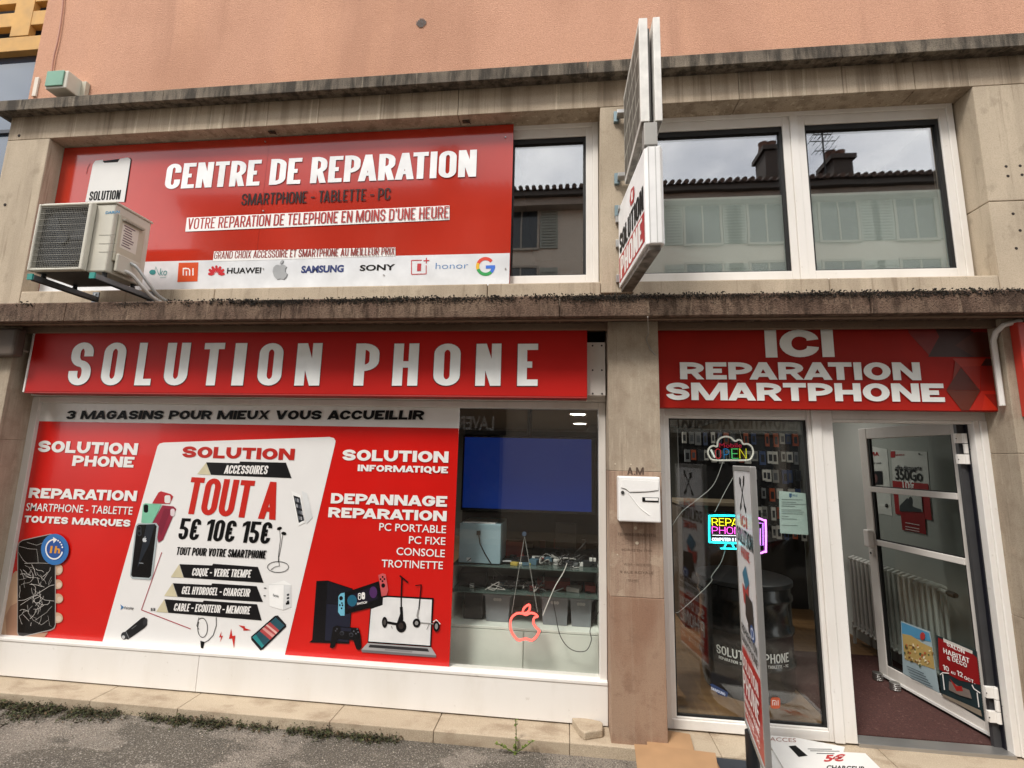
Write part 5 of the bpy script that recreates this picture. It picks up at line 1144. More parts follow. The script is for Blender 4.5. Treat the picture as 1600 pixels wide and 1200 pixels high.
d.line(z_in(((1232, 178), (1305, 170))), 1.6, K0); d.line(z_in(((1300, 172), (1272, 450))), 1.8, K0); d.line(z_in(((1268, 450), (1255, 520), (1275, 590))), 2.6, G1); d.line(z_in(((1290, 598), (1440, 612))), 1.6, G1); d.ell(*kf(1247, 602), 6, 7, K0); d.ell(*kf(1247, 602), 2.6, 3.2, G1); d.line(z_in(((1435, 590), (1470, 565), (1515, 615))), 1.6, LWH); d.ell(*kf(1472, 640), 5, 8.4, K0); d.ell(*kf(1472, 640), 2.4, 4.6, G1); d.line(z_in(((1390, 615), (1362, 675))), .6, K0); d.build('scooter_picture', t)

# ---- ICI sign
FY2 = -.10; f = plane(FY2)
x0 = P(1030, 620, FY2).x-.02; x1 = (f(1548, 507).x+f(1562, 641).x)/2; z0 = (f(1030, 638).z+f(1562, 642).z)/2; z1 = f(1300, 508).z+.02
t = thing('fascia_sign', 'dark red sign over the door reading ici reparation smartphone', 'sign', ((x0+x1)/2, FY2, z0))
RD = mat('A81A0C', .5, var=.12, scale=1.8, spec=.25)
q = M(); q.box(x0, x1, FY2, FY2+.06, z0, z1, RD); q.build('panel', t, .003)
kg = scaled(1280, 480, 5); d = Decal(f)
def pg(c, *pts): d.poly([kg(*p) for p in pts], mat(c, .35, var=.05))
pg('7C1009', (680, 140), (900, 135), (945, 210), (870, 390), (700, 205)); pg('3A0D08', (890, 140), (1200, 138), (1215, 390), (850, 388), (935, 230)); pg('4E1A0C', (1200, 200), (1370, 150), (1385, 390), (1210, 390), (1060, 300)); pg('861109', (1200, 138), (1330, 138), (1345, 200), (1180, 190))
pg('B02A14', (1040, 400), (1300, 400), (1255, 465), (1095, 465)); pg('3E0F0A', (1300, 400), (1395, 405), (1400, 460), (1260, 458)); pg('A01F10', (1105, 465), (1260, 460), (1255, 650)); pg('93180C', (1265, 460), (1375, 460), (1395, 650), (1260, 655)); pg('8A2410', (1105, 465), (1040, 570), (1060, 420))
pg('551A0D', (1105, 470), (1255, 650), (990, 648)); pg('612411', (990, 650), (1255, 652), (1168, 806), (1110, 806)); pg('B5200F', (1168, 806), (1265, 655), (1400, 652), (1390, 680), (1290, 680), (1300, 806)); pg('C42A16', (1290, 682), (1400, 806), (1270, 806)); pg('8E1A10', (1290, 680), (1400, 680), (1415, 800), (1400, 806))
d.build('facet_print', t)
def tx2(s, a, b, h, font='wide'):
    d = Decal(f, base=.006); d.text(s, a, b, h, mat('F0F1ED', .4, var=.03, scale=9), font); d.build('lettering', t)
tx2('ICI', (1196, 559), (1303.5, 558), 42.5); tx2('REPARATION', (1062.5, 592.8), (1438.5, 594.4), 26.5); tx2('SMARTPHONE', (1041, 625), (1475.6, 628.2), 27)
# next shop's red sign at the right edge
a = P(1583, 520, -.16); b = P(1596, 640, -.16)
q = M(); q.box(P(1586, 530, -.23).x, prx+1.6, -.26, -.202, P(1590, 650, -.26).z, P(1590, 503, -.26).z, mat('C0392B', .4)); obj(q, 'neighbour_sign', 'bright red sign of the next shop cut by the picture edge', 'sign', bev=.004)

# ---- projecting light boxes
def boxsign(name, lab, X0, X1, y_in, y_out, z0, z1, skew, kind):
    t = thing(name, lab, 'light box sign', ((X0+X1)/2, y_in, z0)); ang = skew
    def xf(v): return Vector((v.x+(y_in-v.y)*ang, v.y, v.z))
    return t, xf
th = .105
t, xf = boxsign('projecting_sign', 'white projecting light box with black and red shop name, lower of the pair', .405, .51, -.02, -.78, 0, 0, .10, 0)
X0, X1 = .405, .405+.112; z0, z1 = 3.094, 3.775
SW = mat('F0F0EF', .35, var=.05, scale=8); GRM = mat('8F8B84', .7, var=.3, scale=18)
q = M(); c_ = .022
sec = [(X0, -.78+c_), (X0+c_, -.78), (X1-c_, -.78), (X1, -.78+c_), (X1, -.03), (X0, -.03)]
q.prism([xf(Vector((x, y, z0+.03))) for x, y in sec], (0, 0, z1-z0-.05), SW)
q.build('casing', t, .006)
q = M(); q.prism([xf(Vector((x, y, z0))) for x, y in ((X0+.02, -.75), (X1-.02, -.75), (X1-.015, -.03), (X0+.015, -.03))], (0, 0, .03), GRM); q.build('end_cap', t, .004); q = M(); q.prism([xf(Vector((x, y, z1-.02))) for x, y in ((X0+.015, -.76), (X1-.015, -.76), (X1-.01, -.03), (X0+.01, -.03))], (0, 0, .02), SW); q.build('end_cap', t, .004)
for xa in (X0+.02, X0+.062, X1-.02):
    q = M(); q.box(xa-.002, xa+.002, -.783, -.779, z0+.03, z1-.02, mat('C3C3C1', .4), xf=xf); q.build('edge_strip', t)
fx = lambda a, b: xf(Vector((X0, a, b)))
nL = Vector((-1, -.10, 0)).normalized(); U1 = Vector((0, 0, 1))
d = Decal(fx, nL, .002)
d.m.poly([fx(-.05, z0+.06)+nL*.0015, fx(-.745, z0+.06)+nL*.0015, fx(-.745, z0+.255)+nL*.0015, fx(-.05, z0+.255)+nL*.0015], mat('B3242A', .4)); d.nxt()
d.text('PHONE', (-.09, z0+.075), (-.70, z0+.075), 1, WHITE, 'cond', up=U1*.165); d.text('SOLUTION', (-.07, z0+.275), (-.735, z0+.275), 1, BLK, 'cond', up=U1*.155)
d.poly([(-.42, z0+.47), (-.50, z0+.455), (-.53, z0+.50), (-.52, z0+.56), (-.44, z0+.58), (-.40, z0+.52)], mat('B3242A', .4)); d.poly([(-.44, z0+.49), (-.485, z0+.485), (-.49, z0+.55), (-.45, z0+.55)], WHITE); d.build('lettering', t)
for zz_ in (z0+.08, z0+.36, z1-.12): q = M(); q.box(X0-.02, X1+.0, -.03, .0, zz_, zz_+.06, ALU); q.build('wall_bracket', t, .003)
t = thing('projecting_sign', 'older grimy grey projecting sign with two panels, upper of the pair', 'light box sign', (.5, 0, 3.9))
def xf2(v): return Vector((v.x+(-.02-v.y)*.02, v.y, v.z))
z0, z1 = 3.925, 4.66
for (xa, xb) in ((.447, .50), (.535, .578)):
    q = M(); q.box(xa, xb, -.78, -.10, z0, z1, mat('E4E2DC', .5, var=.1, scale=9), xf=xf2); q.box(xa+.004, xb-.004, -.775, -.105, z0-.006, z0, GRM, xf=xf2); q.build('panel', t, .004)
q = M(); q.box(.501, .534, -.74, -.12, z0+.03, z1-.04, mat('6A6864', .5, .5)); q.build('inner_frame', t)
q = M(); q.box(.48, .56, -.78, -.70, z0-.16, z0-.008, mat('9C9A95', .5, .3)); q.build('support_post', t, .003)
for zz_ in (z0+.05, z0-.22, z1-.15): q = M(); q.box(.38, .42, -.03, 0, zz_, zz_+.09, mat('7E9096', .5, .6)); q.box(.40, .56, -.10, -.03, zz_+.02, zz_+.05, ALU); q.build('wall_bracket', t, .002)
d = Decal(lambda a, b: xf2(Vector((.447, a, b))), Vector((-1, 0, 0)), .002); FD = mat('5E5A52', .6, var=.15, scale=20)
d.m.poly([xf2(Vector((.445, y, z))) for y, z in ((-.12, z0+.03), (-.76, z0+.03), (-.76, z1-.03), (-.12, z1-.03))], mat('A9A69C', .6, var=.2, scale=12)); d.nxt()
for k, s in enumerate(('LAVERIE', 'PRESSING', 'RETOUCHE', 'REPASSAGE')):
    zz_ = z1-.19-k*.165
    for c9 in range(5): y9 = -.13-c9*.126; d.m.poly([xf2(Vector((.4445, y, z))) for y, z in ((y9, zz_-.015), (y9-.11, zz_-.015), (y9-.11, zz_+.125), (y9, zz_+.125))], FD)
d.build('faded_panels', t)

# ---- air conditioner
ax0, ax1, ay0, ay1, az0, az1 = -4.045, -3.435, -.45, -.13, 3.165, 3.712
t = thing('air_conditioner', 'cream outdoor air conditioning unit with dark fan grille on steel rails', 'air conditioner', ((ax0+ax1)/2, ay1, az0))
CRM = mat('C8C4B6', .4, var=.05, scale=6); CRD = mat('BDB7A4', .45)
gx1_ = -3.60
q = M(); q.box(gx1_, ax1, ay0, ay1, az0, az1, CRM); q.box(ax0, gx1_, ay1-.02, ay1, az0, az1, CRM); q.box(ax0, ax0+.02, ay0, ay1-.02, az0, az1, CRM); q.box(ax0+.02, gx1_, ay0, ay1-.02, az1-.02, az1, CRM); q.box(ax0+.02, gx1_, ay0, ay1-.02, az0, az0+.02, mat('3C3B38', .6)); q.build('casing', t, .012)
q = M(); q.box(ax0-.012, ax1+.008, ay0-.01, ay1+.01, az1+.0005, az1+.018, CRM); q.build('top_cover', t, .006)
q = M(); g0, g1, h0, h1 = ax0-.006, gx1_+.012, az0+.0, az1-.004; yf = ay0-.045
rect_frame(q, g0, g1, h0, h1, .02, yf, ay0-.001, CRM, wr=.03); q.build('front_frame', t, .008)
q = M(); q.box(g0+.02, g1-.031, ay0-.004, ay0-.001, h0+.02, h1-.02, mat('060607', .8)); q.lathe(((g0+g1)/2-.01, ay0-.006, (h0+h1)/2), [(.235, 0), (.235, -.002)], mat('1D2024', .5), 40, 'Y'); q.build('dark_recess', t)
q = M(); c = Vector(((g0+g1)/2-.01, ay0-.014, (h0+h1)/2)); FB = mat('2A2E33', .4)
for k in range(3):
    a = k*2.094; pts = []
    for (r2, da, dy) in ((.05, -.3, 0), (.2, -.1, -.0), (.225, .5, .006), (.2, .95, .01), (.05, .7, .006)): pts.append(c+Vector((r2*math.cos(a+da), dy, r2*math.sin(a+da))))
    q.prism(pts, (0, .003, 0), FB)
q.lathe(c, [(.05, -.006), (.05, .006)], FB, 20, 'Y'); q.build('fan', t)
q = M(); W1 = mat('97948A', .45)
for i in range(31): z = h0+.028+(h1-h0-.056)*i/30; k_ = i % 3 == 0; q.box(g0+.02, g1-.03, yf+.008, yf+.0105, z-(.0013 if k_ else .0005), z+(.0013 if k_ else .0005), W1)
for i in range(28): x = g0+.028+(g1-g0-.065)*i/27; q.box(x-.0005, x+.0005, yf+.011, yf+.013, h0+.02, h1-.02, W1)
q.build('grille', t)
d = Decal(plane(ay0), base=.0015)
d.sans('DAIKIN', (165, 334.5), (187, 333), 4, mat('2D7FA8', .4), .03)
for y in (348.5+19, 361+20, 374+20): yy = y; d.line([(155, yy), (181, yy-.3)], .6, mat('6A665A', .5))
d.build('brand_mark', t)
q = M(); q.box(ax1, ax1+.02, -.42, -.19, az0+.1, az1-.07, CRD); q.box(ax1+.02, ax1+.045, -.41, -.22, az0+.02, az0+.16, CRM); q.build('service_cover', t, .008)
q = M(); q.box(ax1+.02, ax1+.0215, -.39, -.25, az0+.22, az0+.42, mat('D8D3C8', .5)); 
for k in range(9): q.box(ax1+.0217, ax1+.022, -.385+random.random()*.02, -.28-random.random()*.05, az0+.24+k*.02, az0+.249+k*.02, mat('6A5560', .6))
q.build('rating_label', t)
q = M(); q.box(ax1+.02, ax1+.05, -.40, -.23, az1-.115, az1-.10, mat('9B968A', .5)); q.build('grip', t, .002)
def wp(px, py, y): return P(px, py, y)
q = M(); PW = mat('BFC3C2', .4, .2)
q.tube(smooth([(ax1+.03, -.30, az0+.13), (ax1+.08, -.28, az0+.10), (ax1+.12, -.20, az0-.0), (ax1+.13, -.10, az0-.07), (ax1+.155, .01, az0-.10)], False), .012, PW, 8); q.tube(smooth([(ax1+.03, -.34, az0+.05), (ax1+.07, -.30, az0+.03), (ax1+.105, -.22, az0-.05), (ax1+.115, -.12, az0-.10), (ax1+.14, .01, az0-.125)], False), .014, mat('D8D7D2', .4), 8); q.tube([(ax1+.135, -.03, az0-.09), (ax1+.15, .02, az0-.12)], .026, mat('4A3B30', .8), 8); q.build('pipe', t)
q = M(); q.tube([(ax0+.1, -.2, az1+.02), (ax0+.1, -.2, az1+.12)], .002, ALU, 5); q.build('antenna_wire', t)
RS = mat('7D8083', .4, .7)
for k, x in enumerate((-3.99, -3.47)):
    t2 = thing('support_rail', ('steel support rail under the fan side of the air conditioner', 'steel support rail under the pipe side of the air conditioner')[k], 'support rail', (x, 0, 3.1), 'rails carrying the air conditioner')
    q = M(); q.box(x-.02, x+.02, -.50, -.002, 3.09, 3.13, RS); q.box(x-.012, x+.012, -.49, -.01, 3.085, 3.0895, mat('2E3032', .6)); q.build('rail', t2, .003)
    q = M(); q.box(x-.022, x+.022, -.512, -.501, 3.087, 3.133, mat('1E8A80', .5)); q.build('end_cap', t2)
    q = M(); q.box(x-.03, x+.03, -.006, -.001, 3.02, 3.17, RS); q.lathe((x, -.008, 3.15), [(.008, -.006), (.008, 0)], ALU, 6, 'Y'); q.build('wall_plate', t2)
    q = M()
    for y in (-.42, -.18): q.lathe((x, y, 3.131), [(.018, 0), (.014, .02), (.018, .034)], mat('17181B', .6), 12)
    q.build('rubber_foot', t2)

# ---- letter box
my = -.30; a = P(966, 744, my); b = P(1033, 816, my); mz1 = P(1000, 745, my).z; mz0 = P(1000, 816, my).z
t = thing('letterbox', 'small white metal letterbox fixed to the stone pillar between window and door', 'letterbox', ((a.x+b.x)/2, -.2, mz0))
MW = mat('F0EFEC', .35, var=.03, scale=8)
q = M(); q.box(a.x, b.x, my, -.201, mz0, mz1, MW); q.build('body', t, .008)
kh = scaled(940, 720, 6); f = plane(my)
q = M(); pts = [f(*kh(*p)) for p in ((183, 172), (537, 190), (530, 275), (440, 287), (262, 292), (225, 262), (185, 252))]; q.prism([p+Vector((0, -.006, 0)) for p in pts], (0, .006, 0), mat('F1F0ED', .3)); q.build('flap', t, .0015)
d = Decal(f); d.line([kh(*p) for p in ((183, 253), (222, 263), (258, 293), (340, 297), (440, 290), (532, 276))], .8, mat('7A7874', .6)); d.line([kh(*p) for p in ((183, 170), (540, 188))], .35, mat('9A9894', .6)); d.build('flap_gap', t)
q = M(); c = f(*kh(197, 297)); q.lathe((c.x, my, c.z), [(.011, -.006), (.011, 0)], mat('4B4B49', .4, .5), 18, 'Y'); q.build('lock', t)
q = M(); a2, b2 = f(*kh(380, 340)), f(*kh(535, 388)); q.box(a2.x, b2.x, my-.004, my, b2.z, a2.z, BLK); q.build('name_holder', t, .002)
q = M(); a2, b2 = f(*kh(408, 346)), f(*kh(528, 374)); q.box(a2.x, b2.x, my-.006, my-.004, b2.z, a2.z, WHITE); q.build('name_card', t)
q = M(); q.tube(smooth([f(*kh(*p))+Vector((0, -.001, 0)) for p in ((250, 300), (310, 380), (370, 450), (450, 510))], False), .0028, MW, 6); q.build('pressed_rib', t)
# engraved lettering in the pillar
f = plane(-.2012); EN = mat('4A3A30', .9, var=0); EN2 = mat('6A5647', .9, var=0)
t = thing('pillar_inscription', 'worn capitals cut into the stone pillar around the letterbox', 'inscription', P(1000, 850, -.2))
d = Decal(f, base=.0006); d.text('A.M', kh(240, 130), kh(396, 131), 11.5, EN, 'bebas', slant=0); d.build('lettering', t)
for s, a, b, h, m_ in (('MARCHANDISES', (170, 592), (490, 600), 3.6, EN2), ('TERRASSEMENTS', (150, 700), (505, 712), 4.2, EN), ('VOIRIES EN 1940', (180, 842), (470, 855), 3.6, EN2), ('VEGA - SOCIETE', (205, 978), (455, 988), 3.6, EN2), ('9 RUE ROYALE', (175, 1052), (485, 1062), 3.8, EN2), ('PARIS', (235, 1132), (345, 1136), 3.8, EN2)):
    d = Decal(f, base=.0006); d.text(s.replace('4', '1'), kh(*a), kh(*b), h, m_, 'thin') if '9' not in s else d.sans(s, kh(*a), kh(*b), h, m_, -.01)
    d.build('lettering', t)
q = M()
for x, y in ((318, 630), (332, 772), (148, 880), (128, 30), (275, 35)):
    c = P(*kh(x, y), -.2); q.lathe((c.x, -.2, c.z), [(.009 if x > 300 else .004, -.0025), (.011 if x > 300 else .005, 0)], mat('C9BBA6', .9), 9, 'Y')
tag(q.build('mortar_plug'), 'pale mortar plugs left in the drilled pillar below the letterbox', 'mortar')

# ---- pavement totem in front of the door
ty0, ty1 = -.30, -.83; tz0, tz1 = .345, 1.835; tX0 = P(1148, 800, ty0).x; tX1 = P(1175, 800, ty1).x; TH = .032
def tf(u, z, w=0):   # u 0 at the wall side, 1 at the street side, w thickness to the right
    return Vector((tX0+(tX1-tX0)*u+w, ty0+(ty1-ty0)*u, z))
t = thing('pavement_sign', 'tall narrow double sided sign board on a post before the shop door', 'pavement sign', tf(.5, .06))
TG = mat('A9A8A6', .35, .6, var=.05)
q = M()
for (u0, u1, za, zb_) in ((0, .045, tz0, tz1), (.965, 1, tz0, tz1), (.045, .965, tz0, tz0+.03), (.045, .965, tz1-.03, tz1)):
    vs = [tf(u0, za, 0), tf(u1, za, 0), tf(u1, za, TH), tf(u0, za, TH), tf(u0, zb_, 0), tf(u1, zb_, 0), tf(u1, zb_, TH), tf(u0, zb_, TH)]
    q.add(vs, [(0, 3, 2, 1), (4, 5, 6, 7), (0, 1, 5, 4), (1, 2, 6, 5), (2, 3, 7, 6), (3, 0, 4, 7)], TG)
q.build('frame', t, .004)
q = M(); vs = [tf(.045, tz0+.03, .004), tf(.965, tz0+.03, .004), tf(.965, tz0+.03, TH-.004), tf(.045, tz0+.03, TH-.004), tf(.045, tz1-.03, .004), tf(.965, tz1-.03, .004), tf(.965, tz1-.03, TH-.004), tf(.045, tz1-.03, TH-.004)]
q.add(vs, [(0, 3, 2, 1), (4, 5, 6, 7), (0, 1, 5, 4), (1, 2, 6, 5), (2, 3, 7, 6), (3, 0, 4, 7)], mat('DDDEE0', .25, var=.02)); q.build('board', t)
dirv = (tf(1, 1)-tf(0, 1)).normalized(); nl2 = Vector((dirv.y, -dirv.x, 0)); nl2 = nl2 if nl2.x < 0 else -nl2
for side_ in (0, 1):
    # u runs left to right for the reader on that side
    if side_ == 0: fm = lambda a, b: tf(.05+.91*a, b, .004); n3 = nl2
    else: fm = lambda a, b: tf(.96-.91*a, b, TH-.004); n3 = -nl2
    d = Decal(fm, n3, .0012); RT = mat('B5261F', .35)
    def tt3(s, a, b, z, h, m, font='cond', **k): d.text(s, (a, z), (b, z), 1, m, font, up=Vector((0, 0, h)), **k)
    d.poly([(0, tz0+.042), (1, tz0+.042), (1, .78), (0, .78)], RT)
    # crossed tools
    d.line([(.36, 1.60), (.6, 1.74)], .02, BLK); d.line([(.64, 1.60), (.4, 1.74)], .02, BLK)
    d.poly([(.30, 1.57), (.42, 1.6), (.40, 1.63), (.33, 1.61)], BLK); d.poly([(.66, 1.57), (.7, 1.6), (.58, 1.63), (.56, 1.61)], BLK); d.poly([(.34, 1.73), (.44, 1.71), (.46, 1.76), (.36, 1.77)], BLK); d.poly([(.57, 1.74), (.64, 1.72), (.68, 1.78), (.62, 1.78)], BLK)
    tt3('ICI', .3, .7, 1.49, .065, RT, 'mid'); tt3('SOLUTION', .03, .97, 1.385, .09, BLK, 'mid'); tt3('PHONE', .25, .75, 1.315, .055, RT, 'mid')
    d.poly([(.28, 1.22), (.5, 1.28), (.66, 1.20), (.44, 1.14)], mat('2D6F8C', .4)); d.poly([(.24, 1.16), (.46, 1.14), (.62, 1.19), (.56, 1.06), (.30, 1.06)], mat('B33A38', .4)); d.poly([(.42, 1.13), (.78, 1.12), (.82, .98), (.5, .97), (.36, 1.0)], mat('1C1C20', .4)); d.poly([(.46, 1.02), (.76, 1.02), (.7, .93), (.5, .93)], mat('121216', .4))
    d.ell(.72, .955, .12, .042, mat('28508C', .4)); d.ell(.72, .955, .08, .028, mat('D7DDE4', .4)); d.ell(.72, .955, .06, .021, mat('28508C', .4))
    tt3('REPARATION', .06, .94, .875, .045, BLK, 'mid'); tt3('SMARTPHONE', .04, .96, .82, .042, BLK, 'mid'); tt3('TABLETTE', .15, .7, .79, .02, RT, 'mid')
    tt3('SOLUTION', .06, .94, .685, .07, WHITE, 'mid'); tt3('PHONE', .06, .94, .555, .11, WHITE, 'mid'); tt3('SMARTPHONE', .08, .92, .50, .035, WHITE, 'mid'); tt3('TABLETTE - PC', .08, .92, .445, .035, WHITE, 'mid')
    d.build('printing', t)
c = tf(.22, 0, TH/2); bc = Vector((c.x+.02, -.45, GZ))
q = M(); q.tube([(c.x, c.y+.0, GZ+.06), (c.x, c.y, tz0+.01)], .036, mat('17181B', .4), 20); q.lathe((c.x, c.y, GZ+.055), [(.06, 0), (.06, .03), (.04, .05)], mat('17181B', .5), 24); q.build('post', t)
BB = mat('2E333B', .5, var=.06)
pz = lambda px, py: PZ(px, py, GZ+.075)
q = M(); bp_ = [Vector((c.x-.36, -.62, GZ+.03)), Vector((c.x-.34, -.30, GZ+.03)), Vector((c.x-.2, -.235, GZ+.03)), Vector((c.x+.22, -.245, GZ+.03)), Vector((c.x+.34, -.35, GZ+.03)), Vector((c.x+.36, -.78, GZ+.03)), Vector((c.x+.2, -.9, GZ+.03)), Vector((c.x-.25, -.9, GZ+.03))]
q.prism([p-Vector((0, 0, .03)) for p in bp_], (0, 0, .07), BB); q.build('base', t, .02)
# cardboard sheets and white panels leaning / lying by the door
CB_ = mat('AB8762', .85, var=.06, scale=7)
def sheet(name, pts, th_, m_, lab, cat, z=None, grp=None):
    q = M(); q.prism(pts, (0, 0, th_), m_); return obj(q, name, lab, cat, grp, .001)
def zpt(px, py, z): return PZ(px, py, z)
sheet('cardboard_sheet', [zpt(1008, 1137, .145), zpt(1078, 1148, .145), zpt(1092, 1200, .135), zpt(1098, 1240, .13), zpt(1020, 1240, .13)], .005, CB_, 'tan cardboard sheet behind, with its corner against the pillar foot', 'cardboard')
sheet('cardboard_sheet', [zpt(991, 1164, .165), zpt(1020, 1166, .165), zpt(1118, 1178, .165), zpt(1130, 1245, .165), zpt(1000, 1240, .165)], .006, CB_, 'larger tan cardboard sheet lying in front beside the sign base', 'cardboard')
q = M(); q.box(.52, .9, -.62, -.28, GZ+.008, .128, mat('B58C63', .85)); obj(q, 'cardboard_box', 'low cardboard box under the tan cardboard sheets', 'box', bev=.003)
WB = mat('DEDDD9', .4, var=.03)
def board(pts, z, lab, extra=None):
    t = thing('price_board', lab, 'price board', PZ(*pts[0], z)); q = M(); q.prism([PZ(x, y, z) for x, y in pts], (0, 0, .004), WB); q.build('panel', t)
    if extra: extra(Decal(lambda a, b: PZ(a, b, z+.004), (0, 0, 1), .001), t)
    return t
def ex(d, t):
    up = (PZ(1230, 1185, .15)-PZ(1231, 1193, .15)); 
    d.sans('ACCES', (1203, 1158), (1244, 1160), 8, mat('8E5A4A', .5), .0, up=PZ(1203, 1152, .15)-PZ(1203, 1158, .15)); d.poly([(1232, 1166), (1243, 1165), (1262, 1181), (1248, 1183)], BLK)
    d.sans('5\u20ac', (1287, 1190), (1318, 1189), 8, mat('B02626', .5), .04, up=PZ(1291, 1180, .15)-PZ(1287, 1190, .15)); d.sans('CHARGEUR', (1291, 1203), (1352, 1205), 8, BLK, .03, up=PZ(1292, 1196, .15)-PZ(1291, 1203, .15))
    for y, x0_, x1_ in ((1170, 1262, 1300), (1173, 1266, 1312), (1177, 1276, 1304)): d.poly([(x0_, y), (x1_, y+.6), (x1_, y+1.6), (x0_, y+1)], mat('4A4A48', .5))
    d.build('printing', t)
board([(1194, 1149), (1246, 1154), (1320, 1168), (1318, 1176), (1352, 1178), (1420, 1245), (1250, 1245)], .15, 'white price board with a red five euro mark lying beside the threshold', ex)
board([(1193, 1152), (1199, 1168), (1250, 1206), (1200, 1240), (1180, 1190)], .14, 'white board mostly hidden beneath the five euro price board')
q = M(); q.box(PZ(1210, 1170, .1).x, PZ(1330, 1190, .1).x, -.45, -.02-.1, KZ-.0, .139, mat('8A6A48', .9)); obj(q, 'wooden_crate', 'low crate hidden beneath the white price boards', 'crate', bev=.003)
# broken stone
kk = scaled(780, 1060, 6.9565); q = M(); pts = [PZ(*kk(*p), .165) for p in ((790, 425), (930, 425), (1095, 460), (1125, 480), (1125, 560), (1040, 572), (930, 590), (870, 545))]
vs = pts+[p+Vector((0, 0, -.045)) for p in pts]; n = len(pts)
q.add(vs, [tuple(range(n))]+[(i, n+i, n+(i+1) % n, (i+1) % n) for i in range(n)]+[tuple(range(2*n-1, n-1, -1))], KERB); obj(q, 'stone_chip', 'broken flat stone piece lying at the white panel corner by the pillar', 'stone', bev=.006)
# small boxes on the walls
bxc = P(93, 127, -.0); t = thing('alarm_box', 'cream wall box with a pale green lid above the upper cornice', 'alarm box', (bxc.x, 0, bxc.z))
a = P(75, 112, -.14); b = P(101, 143, -.14); q = M(); q.box(a.x, b.x, -.14, .018, b.z+.04, a.z, CRM); q.build('body', t, .01)
q = M()
q.box(a.x+.006, b.x-.03, -.152, -.141, b.z+.06, a.z-.005, mat('6E9E86', .3)); q.build('lid', t, .005)
q = M(); q.box(a.x-.02, b.x+.05, -.02, .018, b.z+.03, a.z-.01, CRD); q.build('back_plate', t, .003)
cable([P(*p, .005) for p in ((101, -30), (97, 20), (91, 60), (84, 90), (80, 120))], .007, 'B4806A', 'painted cable running down the salmon wall to the green lidded box', 'wall_cable', 'cable')
q = M(); a = P(59, 120, .01); q.box(a.x-.02, a.x+.02, .005, .019, P(56, 150, .01).z, P(60, 121, .01).z, mat('D9CFC0', .6)); obj(q, 'number_plate', 'narrow upright white strip plate on the salmon wall corner', 'plate')
a = P(658, 35, .01); t = thing('wall_vent', 'small round perforated vent high on the salmon wall', 'vent', (a.x, .02, a.z)); q = M()
q.lathe((a.x, .02, a.z), [(.045, -.002), (.05, 0)], STUCCO, 20, 'Y')
q.build('cover', t); q = M()
for i in range(-3, 4):
    for j in range(-3, 4):
        if i*i+j*j < 11: q.box(a.x+i*.013-.0045, a.x+i*.013+.0045, .013, .0155, a.z+j*.013-.0045, a.z+j*.013+.0045, DARKGAP)
q.build('vent_hole', t)
# utility box on the far left pier + trunking on the right pier
a = P(19, 556, -.28); t = thing('junction_box', 'dark grimy junction box under the cornice at the left pier', 'junction box', (a.x-.1, -.2, a.z)); q = M(); q.box(a.x-.28, a.x, -.28, -.201, a.z, P(19, 512, -.28).z, mat('55493F', .7, var=.1)); q.build('housing', t, .02); q = M(); q.tube([P(20, 543, -.24), P(28, 545, -.21), P(44, 550, -.17)], .007, mat('8A8076', .6), 6); q.build('cable', t)
rx_l = prx-.0; q = M(); zA = P(1566, 505, -.1).z; xx = P(1561, 590, -.12).x-.03
q.tube([(prx+.10, -.222, lz0-.005), (prx-.0, -.222, lz0-.03), (prx-.024, -.19, lz0-.07), (prx-.024, -.165, lz0-.12), (prx-.024, -.165, P(1568, 634, -.165).z)], .016, PVC, 8); obj(q, 'cable_trunking', 'white cable duct bending down beside the door sign and stone pier', 'cable duct')
cable([P(1012, 495, -.41), P(1013, 520, -.22), P(1010, 530, -.205), P(1016, 545, -.205), P(1025, 555, -.205)], .004, '9A9288', 'loose grey wire hanging at the top of the stone pillar', 'loose_wire', 'wire')
for px, py in ((1572, 260), (1594, 259), (1575, 275), (1597, 273), (1583, 334), (1594, 360), (1588, 388)):
    c = P(px, py, 0); q = M(); q.lathe((c.x, 0, c.z), [(.009, -.002), (.011, 0)], mat('2A211B', .9), 8, 'Y')
    tag(q.build('wall_fixing'), 'old dark fixing hole in the pale stone beyond the upper windows', 'fixing', 'old fixings in the stone beyond the upper windows')
for px, py, lab in ((30, 212, 'dark iron stub high in the stone above the air conditioner'), (8, 320, 'dark iron stub in the stone level with the air conditioner grille')):
    c = P(px, py, 0); q = M(); q.lathe((c.x, 0, c.z), [(.013, -.004), (.015, 0)], mat('2A211B', .9), 8, 'Y'); tag(q.build('iron_stub'), lab, 'fixing')

# ================================================================ neighbour on the left, street opposite
t = thing('neighbour_building', 'neighbouring building with blue glazing and yellow timber framing at the picture corner', 'building', (-6.5, .6, 0))
NYY = .60; f = plane(NYY)
q = M(); q.box(-12, -5.4, NYY+.12, NYY+.3, 0, 12, mat('2C2B2C', .8)); q.build('wall', t)
zg = f(30, 86).z
q = M(); q.box(-12, -5.2, NYY+.02, NYY+.04, .2, zg-.0, mat('35485E', .08, .0, var=.1, scale=1, coat=1)); q.build('blue_glazing', t)
q = M(); q.box(-12, -5.2, NYY-.01, NYY+.03, f(10, 206).z-.02, f(10, 206).z+.02, mat('2B3038', .4)); q.box(-12, -5.2, NYY-.02, NYY+.05, zg, zg+.10, mat('1E1F22', .4)); q.build('glazing_rail', t)
YL = mat('C79A55', .7, var=.1, scale=5)
q = M()
for py in (76, 38, 3, -40): z = f(30, py).z; q.box(-12, -5.2, NYY-.06, NYY+.02, z-.09, z+.09, YL)
for px in (44, -60): x = f(px, 40).x; q.box(x-.12, x+.12, NYY-.065, NYY+.0, zg+.18, zg+2.6, YL)
q.build('timber_frame', t, .005)
